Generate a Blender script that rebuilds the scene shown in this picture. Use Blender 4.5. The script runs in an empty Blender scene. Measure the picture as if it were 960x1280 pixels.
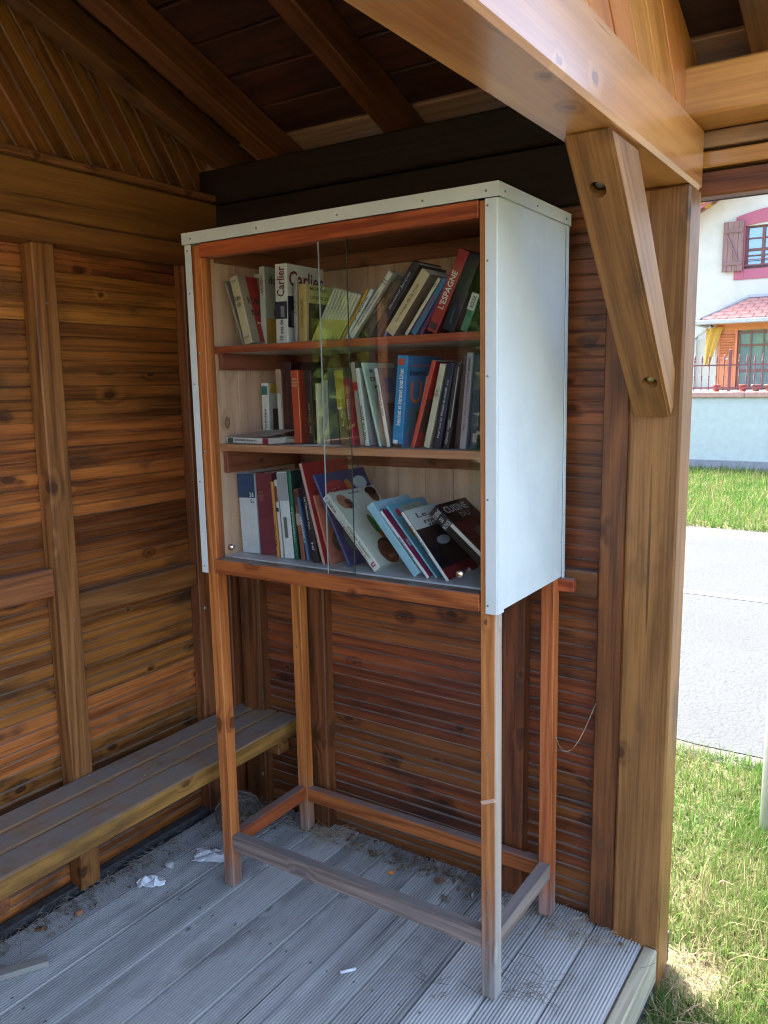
import bpy, bmesh, math, random
import numpy as np
from mathutils import Matrix, Vector
random.seed(7); np.random.seed(7)
R = math.radians
sc = bpy.context.scene
C = sc.collection

# ------------------------------------------------------------------ camera, sky, sun, exposure
cam_d = bpy.data.cameras.new('camera'); cam = bpy.data.objects.new('camera', cam_d); C.objects.link(cam)
cam.location = (1.8076, -1.7184, 1.6165)
cam.rotation_euler = (1.4127, 0.0140, 0.5842)
cam_d.sensor_fit = 'VERTICAL'; cam_d.sensor_height = 36.0; cam_d.lens = 36.0 * 1013.7 / 1280.0
cam_d.clip_start = 0.02; cam_d.clip_end = 2000
sc.camera = cam

SUN_TO = Vector((-0.80, 0.60, 0.0)).normalized(); SUN_EL = R(47)
w = bpy.data.worlds.new('World'); sc.world = w; w.use_nodes = True
nt = w.node_tree; bg = nt.nodes['Background']
sky = nt.nodes.new('ShaderNodeTexSky'); sky.sky_type = 'NISHITA'; sky.sun_disc = False
sky.sun_elevation = SUN_EL; sky.sun_rotation = math.atan2(SUN_TO.x, SUN_TO.y)
sky.altitude = 200; sky.air_density = .75; sky.dust_density = 6.0; sky.ozone_density = 1.0
nt.links.new(sky.outputs[0], bg.inputs[0]); bg.inputs[1].default_value = 0.15
sun_d = bpy.data.lights.new('sun', 'SUN'); sun = bpy.data.objects.new('sun', sun_d); C.objects.link(sun)
sun_d.energy = 2.0; sun_d.angle = R(0.53); sun_d.color = (1.0, 0.95, 0.86)
sun.rotation_euler = (SUN_TO * math.cos(SUN_EL) + Vector((0, 0, math.sin(SUN_EL)))).to_track_quat('Z', 'Y').to_euler()
vs = sc.view_settings; vs.view_transform = 'Standard'; vs.look = 'None'; vs.exposure = 3.22; vs.gamma = 1.0; vs.use_curve_mapping = False
sc.cycles.use_denoising = True; sc.cycles.denoiser = 'OPENIMAGEDENOISE'; sc.cycles.denoising_input_passes = 'RGB_ALBEDO_NORMAL'; sc.cycles.denoising_prefilter = 'NONE'
sc.cycles.filter_width = 1.15
sc.cycles.max_bounces = 10; sc.cycles.diffuse_bounces = 5; sc.cycles.transparent_max_bounces = 16

# ------------------------------------------------------------------ material helpers
class NT:
    def __init__(s, name):
        s.m = bpy.data.materials.new(name); s.m.use_nodes = True; s.t = s.m.node_tree
        s.b = s.t.nodes['Principled BSDF']; s.out = s.t.nodes['Material Output']
    def n(s, typ, **k):
        nd = s.t.nodes.new('ShaderNode' + typ)
        for a, v in k.items():
            setattr(nd, a, v)
        return nd
    def l(s, a, b): s.t.links.new(a, b)
    def val(s, nd, i, v):
        if hasattr(v, 'is_output') or isinstance(v, bpy.types.NodeSocket): s.l(v, nd.inputs[i])
        else: nd.inputs[i].default_value = v
    def math(s, op, a, b=0.0, c=0.0, clamp=False):
        nd = s.n('Math', operation=op, use_clamp=clamp); s.val(nd, 0, a); s.val(nd, 1, b); s.val(nd, 2, c); return nd.outputs[0]
    def vmath(s, op, a, b):
        nd = s.n('VectorMath', operation=op); s.val(nd, 0, a); s.val(nd, 1, b); return nd.outputs[0]
    def noise(s, vec, scale=5, detail=2, rough=.5, dist=0):
        nd = s.n('TexNoise'); s.l(vec, nd.inputs['Vector']); nd.inputs['Scale'].default_value = scale
        nd.inputs['Detail'].default_value = detail; nd.inputs['Roughness'].default_value = rough; nd.inputs['Distortion'].default_value = dist
        return nd.outputs[0]
    def mix(s, f, a, b, mode='MIX'):
        nd = s.n('MixRGB', blend_type=mode); s.val(nd, 0, f)
        for i, v in ((1, a), (2, b)):
            if isinstance(v, (tuple, list)): v = tuple(v)[:3] + (1,)
            s.val(nd, i, v)
        return nd.outputs[0]
    def sstep(s, v, a, b, lo=0., hi=1.):
        nd = s.n('MapRange', interpolation_type='SMOOTHSTEP'); s.val(nd, 0, v)
        nd.inputs[1].default_value = a; nd.inputs[2].default_value = b; nd.inputs[3].default_value = lo; nd.inputs[4].default_value = hi
        return nd.outputs[0]
    def bump(s, h, strength=.3, dist=.002):
        nd = s.n('Bump'); nd.inputs['Strength'].default_value = strength; nd.inputs['Distance'].default_value = dist
        s.l(h, nd.inputs['Height']); s.l(nd.outputs[0], s.b.inputs['Normal'])
    def col(s, c):
        if isinstance(c, tuple): s.b.inputs['Base Color'].default_value = c[:3] + (1,)
        else: s.l(c, s.b.inputs['Base Color'])
    def rough(s, r): s.val(s.b, 'Roughness', r)

def srgb(r, g, b):
    f = lambda c: ((c / 255) / 12.92 if c / 255 <= .04045 else ((c / 255 + .055) / 1.055) ** 2.4)
    return (f(r), f(g), f(b))

def wood(name, light, dark, knot=.5, rough=.5, rings=9.0, dust=0.0, blotch=.25, stain=(.02, .015, .012), grey=0.0, vary=.35, fibre=.45, coat=0.0, greyz=None, saw=0.0, knotcol=None, dustcol=(.20, .19, .17), kdens=.16, streak=.5, crack=.7, bleach_lit=0.0):
    """grain runs along the object's local X"""
    t = NT(name); tc = t.n('TexCoord'); oi = t.n('ObjectInfo')
    cx = t.n('CombineXYZ'); r = oi.outputs['Random']
    t.l(t.math('MULTIPLY', r, 37.), cx.inputs[0]); t.l(t.math('MULTIPLY', r, 91.), cx.inputs[1]); t.l(t.math('MULTIPLY', r, 53.), cx.inputs[2])
    P = t.vmath('ADD', tc.outputs['Object'], cx.outputs[0])
    # knots
    sp0 = t.n('SeparateXYZ'); t.l(P, sp0.inputs[0]); kv = t.n('CombineXYZ')
    t.l(t.math('MULTIPLY', sp0.outputs[0], 5.5), kv.inputs[0]); t.l(t.math('MULTIPLY', t.math('ADD', sp0.outputs[2], t.math('MULTIPLY', sp0.outputs[1], .9)), 9.0), kv.inputs[1])
    vo = t.n('TexVoronoi', feature='F1', voronoi_dimensions='2D'); t.l(kv.outputs[0], vo.inputs['Vector']); vo.inputs['Scale'].default_value = 1.0
    sc_ = t.n('SeparateColor'); t.l(vo.outputs['Color'], sc_.inputs[0])
    gate = t.math('LESS_THAN', sc_.outputs[0], kdens)
    d = t.math('DIVIDE', t.math('ADD', vo.outputs['Distance'], t.math('MULTIPLY', t.math('SUBTRACT', t.noise(P, 55, 3, .65), .5), .13)), t.math('ADD', .35, t.math('MULTIPLY', sc_.outputs[1], .75)))
    kn = t.math('MULTIPLY', t.sstep(d, .085, .16, 1, 0), gate); kaura = t.math('MULTIPLY', t.sstep(d, .08, .45, 1, 0), gate)
    n1 = t.noise(t.vmath('MULTIPLY', P, (.45, 7., 7.)), 1.0, 2, .4)
    ring = t.math('ADD', t.math('MULTIPLY', n1, rings), t.math('MULTIPLY', kaura, .8))
    g = t.math('PINGPONG', ring, .5); g = t.sstep(g, .02, .46)
    fb = t.noise(t.vmath('MULTIPLY', P, (5., 170., 170.)), 1.0, 3, .6)
    fac = t.math('ADD', t.math('MULTIPLY', g, 1 - fibre), t.math('MULTIPLY', t.sstep(fb, .36, .64), fibre))
    sk = t.noise(t.vmath('MULTIPLY', P, (1.1, 48., 48.)), 1.0, 3, .6); fac = t.math('ADD', fac, t.math('MULTIPLY', t.math('SUBTRACT', sk, .5), 1.6 * streak), clamp=True)
    col = t.mix(fac, dark, light)
    kc = knotcol or (.06, .02, .007)
    col = t.mix(t.math('MULTIPLY', kaura, .45 * knot), col, tuple(c * .6 for c in dark))
    col = t.mix(t.math('MULTIPLY', kn, min(1, knot * 1.5)), col, kc)
    col = t.mix(t.math('MULTIPLY', t.math('MULTIPLY', t.sstep(d, .05, .11, 1, 0), gate), min(.7, knot * .9)), col, tuple(c * .7 for c in dark))
    bl = t.noise(t.vmath('MULTIPLY', P, (2.2, 5., 5.)), 1.0, 4, .65)
    col = t.mix(t.math('MULTIPLY', t.sstep(bl, .52, .70), blotch), col, stain)
    ck = t.math('MULTIPLY', t.sstep(t.noise(t.vmath('MULTIPLY', P, (1.1, 75., 75.)), 1.0, 1, .5), .70, .74), t.sstep(t.noise(t.vmath('MULTIPLY', P, (1.6, 4., 4.)), 1.0, 2, .5), .46, .56)); col = t.mix(t.math('MULTIPLY', ck, crack), col, (.025, .014, .008))
    hs = t.n('HueSaturation'); t.l(col, hs.inputs['Color'])
    t.l(t.math('ADD', 1 - vary / 2, t.math('MULTIPLY', r, vary)), hs.inputs['Value'])
    t.l(t.math('ADD', .488, t.math('MULTIPLY', t.math('FRACT', t.math('MULTIPLY', r, 17.3)), .016)), hs.inputs['Hue']); hs.inputs['Saturation'].default_value = 1.02
    col = hs.outputs[0]
    geo = t.n('NewGeometry'); sx = t.n('SeparateXYZ'); t.l(geo.outputs['Position'], sx.inputs[0])
    if grey or greyz:
        gw = t.mix(fac, (.13, .125, .115), (.33, .32, .30))
        f = grey
        if greyz:   # weathered bottom of standing timber
            f = t.math('ADD', t.sstep(t.math('ADD', sx.outputs[2], t.math('MULTIPLY', bl, .35)), greyz[0], greyz[1], .9, 0.), grey, clamp=True)
        col = t.mix(f, col, gw)
    if bleach_lit:   # weather-bleached right side, with light from the right put into the colour
        nb_ = t.n('SeparateXYZ'); t.l(geo.outputs['Normal'], nb_.inputs[0]); col = t.mix(t.math('MULTIPLY', t.sstep(nb_.outputs[0], .6, .9), bleach_lit), col, t.mix(fac, (.33, .31, .265), (.52, .49, .43)))
    if dust:
        ns = t.n('SeparateXYZ'); t.l(geo.outputs['Normal'], ns.inputs[0])
        dn = t.noise(geo.outputs['Position'], 14, 4, .65)
        f = t.math('MULTIPLY', t.sstep(ns.outputs[2], .55, .95), t.math('MULTIPLY', t.sstep(dn, .25, .62, .45, 1.), dust))
        col = t.mix(f, col, dustcol)
    t.col(col)
    t.rough(t.math('ADD', rough, t.math('MULTIPLY', t.math('SUBTRACT', fb, .5), .25)))
    t.b.inputs['Specular IOR Level'].default_value = .4
    if coat: t.b.inputs['Coat Weight'].default_value = coat; t.b.inputs['Coat Roughness'].default_value = .2
    h = t.math('ADD', t.math('MULTIPLY', fb, .7), t.math('MULTIPLY', g, .5))
    h = t.math('SUBTRACT', h, t.math('ADD', t.math('MULTIPLY', kn, .5), t.math('MULTIPLY', ck, 1.5)))
    if saw:
        sp = t.n('SeparateXYZ'); t.l(P, sp.inputs[0])
        h = t.math('ADD', h, t.math('MULTIPLY', t.math('SINE', t.math('MULTIPLY', sp.outputs[0], 900.)), saw))
    t.bump(h, .35, .0012)
    return t.m

def plain(name, c, rough=.5, metal=0., var=.08, scale=30, bump=0.0, spec=.4):
    t = NT(name); tc = t.n('TexCoord'); n = t.noise(tc.outputs['Object'], scale, 4, .6)
    t.col(t.mix(t.sstep(n, .3, .7), tuple(x * (1 - var) for x in c), tuple(min(1, x * (1 + var)) for x in c)))
    t.rough(rough); t.b.inputs['Metallic'].default_value = metal; t.b.inputs['Specular IOR Level'].default_value = spec
    if bump: t.bump(n, bump, .002)
    return t.m

M = {}
M['wall_left'] = wood('varnished_siding', (.42, .160, .038), (.115, .037, .010), knot=.85, rough=.42, dust=.8, blotch=.75, vary=.9, saw=.25, coat=.2, rings=5, kdens=.26, streak=.75, dustcol=(.34, .29, .20))
M['wall_back'] = wood('red_stained_siding', (.28, .090, .026), (.080, .024, .009), knot=.8, rough=.42, dust=.8, blotch=.7, vary=.4, coat=.2, rings=5, kdens=.22, streak=.75, dustcol=(.30, .27, .22))
M['stud'] = wood('stud_wood', (.32, .135, .042), (.13, .047, .015), knot=.6, rough=.5, blotch=.5, dust=.5, vary=.25)
M['stud_red'] = wood('red_brown_stud', (.21, .072, .022), (.075, .025, .009), knot=.4, rough=.5, blotch=.55, dust=.5, vary=.2)
M['post'] = wood('post_wood', (.33, .152, .046), (.165, .071, .021), knot=.6, rough=.45, blotch=.6, stain=(.05, .03, .015), vary=.15, rings=6, kdens=.2, streak=.8)
M['beam'] = wood('beam_wood', (.60, .295, .082), (.40, .168, .042), knot=.55, knotcol=(.17, .065, .02), rough=.38, blotch=.12, vary=.12, rings=5, coat=1.0, fibre=.35, streak=.8)
M['gable_left'] = wood('gable_planks', (.31, .130, .026), (.13, .048, .010), knot=.5, rough=.5, blotch=.35, vary=.3, saw=.35)
M['gable_right'] = wood('gable_boards', (.54, .24, .060), (.40, .16, .038), knot=.35, rough=.4, blotch=.1, vary=.2, rings=5, coat=.2)
M['plate'] = wood('plate_wood', (.30, .140, .034), (.17, .072, .018), knot=.6, rough=.45, blotch=.35, dust=.5, vary=.2, rings=5)
M['plate_shaded'] = wood('shaded_header_wood', (.024, .010, .005), (.013, .0055, .003), knot=.5, rough=.6, blotch=.5, vary=.2)  # near-black tone puts the shade of the unlit interior into the wood
M['rafter'] = wood('rafter_wood', (.16, .064, .017), (.065, .025, .008), knot=.7, rough=.5, blotch=.5, vary=.3)
M['roof_pale'] = wood('pale_eave_board', (.42, .27, .15), (.28, .16, .085), knot=.6, rough=.5, blotch=.3, vary=.25)  # pale weathered wood, lightened further for light entering at the eave
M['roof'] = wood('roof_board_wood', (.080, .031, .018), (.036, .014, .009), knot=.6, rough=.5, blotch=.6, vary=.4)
M['deck'] = wood('weathered_decking', (.53, .525, .485), (.33, .325, .30), knot=.35, rough=.75, blotch=.5, stain=(.16, .15, .13), vary=.3, dust=0, rings=3, fibre=.25, streak=.15, kdens=.06)
M['deck_edge'] = wood('deck_edge_wood', (.42, .38, .26), (.28, .25, .16), knot=.3, rough=.7, blotch=.3, stain=(.12, .12, .09), vary=.1)
M['bench'] = wood('bench_plank', (.40, .20, .05), (.20, .09, .022), knot=.5, rough=.55, blotch=.55, dust=.9, vary=.25, dustcol=(.24, .225, .195))
M['cab'] = wood('cabinet_wood', (.60, .225, .060), (.32, .096, .026), knot=.55, rough=.42, blotch=.1, dust=.75, vary=.2, greyz=(.08, .42), rings=10, coat=.15)
M['cab_worn_lit'] = wood('bleached_lit_leg_wood', (.58, .235, .075), (.34, .115, .034), knot=.6, rough=.5, blotch=.1, dust=.5, vary=.1, greyz=(.15, .62), rings=10, bleach_lit=.75)  # right side paled by bleaching and by painted light
M['cab_rail'] = wood('cabinet_rail_wood', (.46, .135, .040), (.20, .045, .014), knot=.4, rough=.45, blotch=.15, dust=.85, vary=.2, rings=13)
M['cab_grey'] = wood('weathered_cabinet_rail', (.34, .19, .10), (.18, .095, .055), knot=.6, rough=.6, blotch=.25, dust=.8, vary=.2, grey=.55, rings=12)
M['pine'] = wood('pale_pine', (.76, .52, .36), (.62, .39, .25), knot=.9, rough=.5, blotch=.05, vary=.12, knotcol=(.14, .06, .02), rings=5, fibre=.35)
M['shelf_pink'] = wood('pinkish_shelf_edge', (.52, .26, .15), (.38, .16, .08), knot=.4, rough=.5, blotch=.05, vary=.1, rings=8)
M['cleat'] = wood('red_brown_cleat', (.30, .105, .055), (.17, .05, .025), knot=.4, rough=.5, blotch=.1, vary=.15, rings=9)
M['offcut'] = wood('grey_offcut', (.36, .34, .28), (.22, .2, .17), knot=.2, rough=.8, vary=.1)
M['shutter'] = wood('orange_shutter_wood', (.58, .25, .11), (.46, .18, .07), knot=.1, rough=.5, vary=.1, blotch=.05)
M['shutter_old'] = wood('faded_shutter_wood', (.27, .175, .155), (.20, .125, .11), knot=.1, rough=.7, vary=.15, blotch=.05)
# painted sheet metal
t = NT('white_sheet_metal'); tc = t.n('TexCoord'); n = t.noise(tc.outputs['Object'], 3.5, 4, .6); n2 = t.noise(tc.outputs['Object'], 90, 3, .6)
c = t.mix(t.sstep(n, .42, .72), (.67, .72, .71), (.59, .645, .64)); c = t.mix(t.sstep(n2, .64, .76, 0, .3), c, (.40, .42, .40))
sp_ = t.n('SeparateXYZ'); t.l(tc.outputs['Object'], sp_.inputs[0]); dr = t.n('CombineXYZ'); t.l(t.math('MULTIPLY', sp_.outputs[1], 60.), dr.inputs[0]); t.l(t.math('MULTIPLY', sp_.outputs[2], 2.2), dr.inputs[1]); t.l(t.math('MULTIPLY', sp_.outputs[0], 20.), dr.inputs[2])
c = t.mix(t.math('MULTIPLY', t.sstep(t.noise(dr.outputs[0], 1, 3, .6), .56, .78), .16), c, (.45, .46, .42))
t.col(c); t.rough(t.math('ADD', .3, t.math('MULTIPLY', n, .2))); t.bump(n, .25, .01); M['white'] = t.m
M['melamine'] = plain('grey_white_melamine', (.55, .56, .57), .35, var=.05, scale=6)
M['chrome'] = plain('chrome', (.75, .72, .68), .15, 1.0, var=.03)
M['steel'] = plain('galvanised_steel', (.45, .45, .44), .4, .9, var=.15)
M['screw'] = plain('screw_head', (.30, .29, .27), .4, .8, var=.15)
M['hole'] = plain('dark_bolt_hole', (.02, .015, .012), .8)
M['brass'] = plain('yellow_zinc', (.42, .36, .16), .4, .8)
t = NT('clear_glass'); fr = t.n('LayerWeight'); fr.inputs[0].default_value = .5; rf_ = t.math('ADD', .035, t.math('MULTIPLY', t.math('POWER', fr.outputs['Facing'], 5.0), .9))
tr = t.n('BsdfTransparent'); tr.inputs[0].default_value = (.95, .97, .96, 1); gl = t.n('BsdfGlossy'); gl.inputs['Roughness'].default_value = .0
mx = t.n('MixShader'); t.l(rf_, mx.inputs[0]); t.l(tr.outputs[0], mx.inputs[1]); t.l(gl.outputs[0], mx.inputs[2]); t.l(mx.outputs[0], t.out.inputs[0]); M['glass'] = t.m
M['glass_edge'] = plain('polished_glass_edge', (.34, .40, .39), .15, var=.02)
M['glass_dark'] = plain('dark_glass_edge', (.05, .07, .07), .15, var=.02)
M['window_glass'] = plain('window_glass', (.22, .32, .40), .05, .55, var=.05, spec=.9);  # blue metallic base puts a sky reflection into the panes
M['paper'] = plain('page_paper', (.62, .57, .47), .8, var=.12, scale=60)
M['paper_white'] = plain('white_paper', (.72, .74, .74), .8, var=.06, scale=20)
M['felt'] = plain('roof_felt', (.03, .028, .025), .9)
M['membrane'] = plain('dark_membrane', (.06, .06, .058), .8, var=.3)
M['straw'] = plain('dry_straw', (.36, .27, .15), .8, var=.3)
M['straw_grey'] = plain('dusty_straw', (.20, .17, .13), .9, var=.35)
M['leaf'] = plain('dead_leaf', (.17, .085, .04), .8, var=.4)
M['leaf_orange'] = plain('orange_wrapper', (.7, .25, .03), .5)
M['stone'] = plain('pale_stone', (.42, .42, .40), .8, var=.2, bump=.4)

# ------------------------------------------------------------------ mesh helpers
def mesh(name, v, f, mat=None, smooth=False):
    me = bpy.data.meshes.new(name); me.from_pydata([tuple(p) for p in v], [], f)
    if mat: me.materials.append(mat)
    if smooth: me.shade_smooth()
    me.update(); return me
def link(name, me, parent=None, mw=None):
    o = bpy.data.objects.new(name, me); C.objects.link(o)
    if parent: o.parent = parent
    if mw is not None: o.matrix_basis = mw
    return o
def empty(name, loc=(0, 0, 0), label=None, cat=None, group=None):
    o = bpy.data.objects.new(name, None); C.objects.link(o); o.location = loc; o.empty_display_size = .1
    if label: tag(o, label, cat, group)
    return o
def tag(o, label, cat, group=None):
    o['label'] = label; o['category'] = cat
    if group: o['group'] = group
    return o
def struct(o): o['kind'] = 'structure'; return o
def stuff(o, label=None, cat=None):
    o['kind'] = 'stuff'
    if label: o['label'] = label; o['category'] = cat
    return o
_cache = {}
def cbox_mesh(lx, ly, lz, mat, ch=.003):
    key = (round(lx, 4), round(ly, 4), round(lz, 4), mat.name, ch)
    if key in _cache: return _cache[key]
    bm = bmesh.new(); bmesh.ops.create_cube(bm, size=1)
    for v in bm.verts: v.co = Vector((v.co.x * lx, v.co.y * ly, v.co.z * lz))
    if ch:
        bmesh.ops.bevel(bm, geom=bm.edges[:], offset=min(ch, .3 * min(lx, ly, lz)), segments=1, affect='EDGES', profile=.5)
    me = bpy.data.meshes.new('piece'); bm.to_mesh(me); bm.free(); me.materials.append(mat); _cache[key] = me; return me
GX = Matrix.Identity(4); GY = Matrix.Rotation(R(90), 4, 'Z'); GZ = Matrix.Rotation(R(-90), 4, 'Y')
def board(name, x0, x1, y0, y1, z0, z1, mat, parent=None, grain=None, ch=.003, off=None):
    """axis-aligned timber; local X is the grain"""
    dx, dy, dz = x1 - x0, y1 - y0, z1 - z0
    if grain is None: grain = 'xyz'[max(range(3), key=lambda i: (dx, dy, dz)[i])]
    if grain == 'x': me, G = cbox_mesh(dx, dy, dz, mat, ch), GX
    elif grain == 'y': me, G = cbox_mesh(dy, dx, dz, mat, ch), GY
    else: me, G = cbox_mesh(dz, dy, dx, mat, ch), GZ
    c = Vector(((x0 + x1) / 2, (y0 + y1) / 2, (z0 + z1) / 2))
    if off is not None: c = c - Vector(off)
    return link(name, me, parent, Matrix.Translation(c) @ G)
def axes(o, x, y, z):
    m = Matrix.Identity(4)
    for i, a in enumerate((x, y, z)):
        for j in range(3): m[j][i] = a[j]
    m.translation = o; return m
def timber(name, p0, p1, wdt, hgt, mat, parent=None, up=(0, 0, 1), ch=.003):
    p0, p1 = Vector(p0), Vector(p1); d = (p1 - p0); L = d.length; d.normalize(); up = Vector(up)
    y = up.cross(d).normalized(); z = d.cross(y)
    return link(name, cbox_mesh(L, wdt, hgt, mat, ch), parent, axes((p0 + p1) / 2, d, y, z))
def extrude_profile(name, prof, L, mat, smooth=False):
    """closed profile in (y,z), extruded along local X, centred"""
    n = len(prof); v = [(-L / 2, a, b) for a, b in prof] + [(L / 2, a, b) for a, b in prof]
    f = [(i, (i + 1) % n, n + (i + 1) % n, n + i) for i in range(n)]
    f += [tuple(range(n - 1, -1, -1)), tuple(range(n, 2 * n))]
    me = mesh(name, v, f, mat); bm = bmesh.new(); bm.from_mesh(me); bmesh.ops.recalc_face_normals(bm, faces=bm.faces); bm.to_mesh(me); bm.free()
    return me
def cyl_mesh(name, r0, r1, L, mat, seg=12, smooth=True, cap=True):
    v = []; f = []
    for k, (r, z) in enumerate(((r0, 0), (r1, L))):
        for i in range(seg): a = 2 * math.pi * i / seg; v.append((r * math.cos(a), r * math.sin(a), z))
    f = [(i, (i + 1) % seg, seg + (i + 1) % seg, seg + i) for i in range(seg)]
    if cap: f += [tuple(range(seg - 1, -1, -1)), tuple(range(seg, 2 * seg))]
    me = mesh(name, v, f, mat)
    for i, p in enumerate(me.polygons): p.use_smooth = smooth and i < seg
    return me
def lathe_mesh(name, prof, mat, seg=16):
    v = []; f = []
    for r, z in prof:
        for i in range(seg): a = 2 * math.pi * i / seg; v.append((r * math.cos(a), r * math.sin(a), z))
    for k in range(len(prof) - 1):
        for i in range(seg): f.append((k * seg + i, k * seg + (i + 1) % seg, (k + 1) * seg + (i + 1) % seg, (k + 1) * seg + i))
    f.append(tuple(range(seg - 1, -1, -1))); f.append(tuple(range((len(prof) - 1) * seg, len(prof) * seg)))
    return mesh(name, v, f, mat, True)
def tube_mesh(name, pts, r, mat, seg=5):
    pts = [Vector(p) for p in pts]; v = []; f = []
    for i, p in enumerate(pts):
        d = (pts[min(i + 1, len(pts) - 1)] - pts[max(i - 1, 0)]).normalized(); a = d.orthogonal().normalized(); b = d.cross(a)
        for k in range(seg): t_ = 2 * math.pi * k / seg; v.append(p + (a * math.cos(t_) + b * math.sin(t_)) * r)
    for i in range(len(pts) - 1):
        for k in range(seg): f.append((i * seg + k, i * seg + (k + 1) % seg, (i + 1) * seg + (k + 1) % seg, (i + 1) * seg + k))
    return mesh(name, v, f, mat, True)
def screw(parent, loc, nrm, r=.0045, mat=None, name='screw'):
    me = _cache.get(('screw', r, (mat or M['screw']).name)) or lathe_mesh('screw', [(r, 0), (r, .001), (r * .7, .0022)], mat or M['screw'], 10)
    _cache[('screw', r, (mat or M['screw']).name)] = me
    return link(name, me, parent, Matrix.Translation(loc) @ Vector(nrm).to_track_quat('Z', 'Y').to_matrix().to_4x4())

# ------------------------------------------------------------------ ground, road, grass base
GZ0 = -.14
t = NT('soil_and_turf'); tc = t.n('TexCoord'); n = t.noise(tc.outputs['Object'], 2.2, 5, .6); n2 = t.noise(tc.outputs['Object'], 60, 4, .7)
c = t.mix(t.sstep(n, .38, .62), (.07, .085, .03), (.14, .115, .06)); c = t.mix(t.sstep(n2, .35, .7), c, (.20, .17, .10)); t.col(c); t.rough(.95); t.bump(n2, .6, .02); M['ground'] = t.m
t = NT('asphalt'); tc = t.n('TexCoord'); vo = t.n('TexVoronoi'); t.l(tc.outputs['Object'], vo.inputs[0]); vo.inputs['Scale'].default_value = 55
n = t.noise(tc.outputs['Object'], 1.3, 4, .6); n2 = t.noise(tc.outputs['Object'], 40, 3, .6)
c = t.mix(vo.outputs['Distance'], (.082, .092, .097), (.060, .067, .071)); c = t.mix(t.sstep(n2, .58, .70, 0, .45), c, (.024, .026, .028)); c = t.mix(t.sstep(n, .4, .7, 0, .4), c, (.062, .067, .070)); t.col(c); t.rough(.9); t.bump(t.math('SUBTRACT', n2, vo.outputs['Distance']), .4, .008); t.b.inputs['Specular IOR Level'].default_value = .08; M['road'] = t.m
M['paint'] = plain('worn_road_paint', (.20, .21, .21), .8, var=.12, scale=12, spec=.08)
M['gravel'] = plain('pale_gravel', (.10, .097, .088), .95, var=.35, scale=70, bump=.8, spec=.05)
def sheet(name, x0, x1, y0, y1, z, mat, jag=0):
    if jag:
        xs = np.arange(x0, x1 + .01, .25); v = [(x, y0 + random.uniform(-jag, jag), z) for x in xs] + [(x, y1 + random.uniform(-jag, jag), z) for x in xs]
        n = len(xs); f = [(i, i + 1, n + i + 1, n + i) for i in range(n - 1)]
    else: v = [(x0, y0, z), (x1, y0, z), (x1, y1, z), (x0, y1, z)]; f = [(0, 1, 2, 3)]
    return struct(link(name, mesh(name, v, f, mat)))
sheet('ground', -400, 400, -400, 400, GZ0, M['ground'])
sheet('road', -60, 60, 2.2, 7.75, GZ0 + .008, M['road'], .03)
sheet('road_marking', -60, 60, 5.06, 5.18, GZ0 + .012, M['paint'])
sheet('gravel_verge', -30, 30, 7.7, 8.4, GZ0 + .004, M['gravel'], .12)
sheet('gravel_edge', -30, 30, 2.02, 2.3, GZ0 + .004, M['gravel'], .05)

def blades(name, n, xr, yr, h, wd, mat, label, dens=None, z=GZ0, lean=.6):
    x = np.random.uniform(*xr, n); y = np.random.uniform(*yr, n)
    if dens is not None:
        k = np.random.rand(n) < dens(x, y); x, y = x[k], y[k]; n = len(x)
    a = np.random.uniform(0, 2 * np.pi, n); hh = np.random.gamma(5, h / 5, n); ln = np.abs(np.random.normal(0, lean, n)); b = np.random.uniform(0, 2 * np.pi, n)
    ww = wd * np.random.uniform(.6, 1.3, n)
    base = np.stack([x, y, np.full(n, z)], 1); side = np.stack([np.cos(a), np.sin(a), 0 * a], 1) * ww[:, None]
    dirv = np.stack([np.cos(b) * np.sin(ln), np.sin(b) * np.sin(ln), np.cos(ln)], 1)
    mid = base + dirv * (hh * .55)[:, None]
    tip = mid + np.stack([np.cos(b) * np.sin(ln * 1.9), np.sin(b) * np.sin(ln * 1.9), np.cos(np.minimum(ln * 1.9, 1.7))], 1) * (hh * .5)[:, None]
    V = np.stack([base - side, base + side, mid + side * .8, mid - side * .8, tip], 1).reshape(-1, 3)
    me = bpy.data.meshes.new(name); o5 = np.arange(n) * 5
    F = np.stack([o5, o5 + 1, o5 + 2, o5, o5 + 2, o5 + 3, o5 + 3, o5 + 2, o5 + 4], 1).reshape(-1)
    me.vertices.add(len(V)); me.vertices.foreach_set('co', V.ravel()); me.loops.add(len(F)); me.loops.foreach_set('vertex_index', F)
    me.polygons.add(len(F) // 3); me.polygons.foreach_set('loop_start', np.arange(0, len(F), 3)); me.polygons.foreach_set('loop_total', np.full(len(F) // 3, 3)); me.update()
    me.materials.append(mat); o = link(name, me); stuff(o, label, 'grass'); return o
def grassmat(name, a, b, c3):
    t = NT(name); geo = t.n('NewGeometry'); n = t.noise(geo.outputs['Position'], 1.6, 3, .6); r = geo.outputs['Random Per Island']
    col = t.mix(t.sstep(n, .38, .62), a, b); col = t.mix(t.sstep(t.math('ADD', r, t.math('MULTIPLY', t.math('SUBTRACT', n, .5), 1.2)), .55, .75, 0, 1), col, c3)
    t.col(col); t.rough(.6); t.b.inputs['Specular IOR Level'].default_value = .25
    tl = t.n('BsdfTranslucent'); t.l(col, tl.inputs[0]); mx = t.n('MixShader'); mx.inputs[0].default_value = .35
    t.l(t.b.outputs[0], mx.inputs[1]); t.l(tl.outputs[0], mx.inputs[2]); t.l(mx.outputs[0], t.out.inputs[0]); return t.m
M['grass'] = grassmat('lawn_grass', (.070, .165, .024), (.11, .195, .038), (.21, .21, .085))
M['drygrass'] = grassmat('dry_grass', (.30, .25, .13), (.34, .28, .16), (.42, .36, .24))
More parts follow.
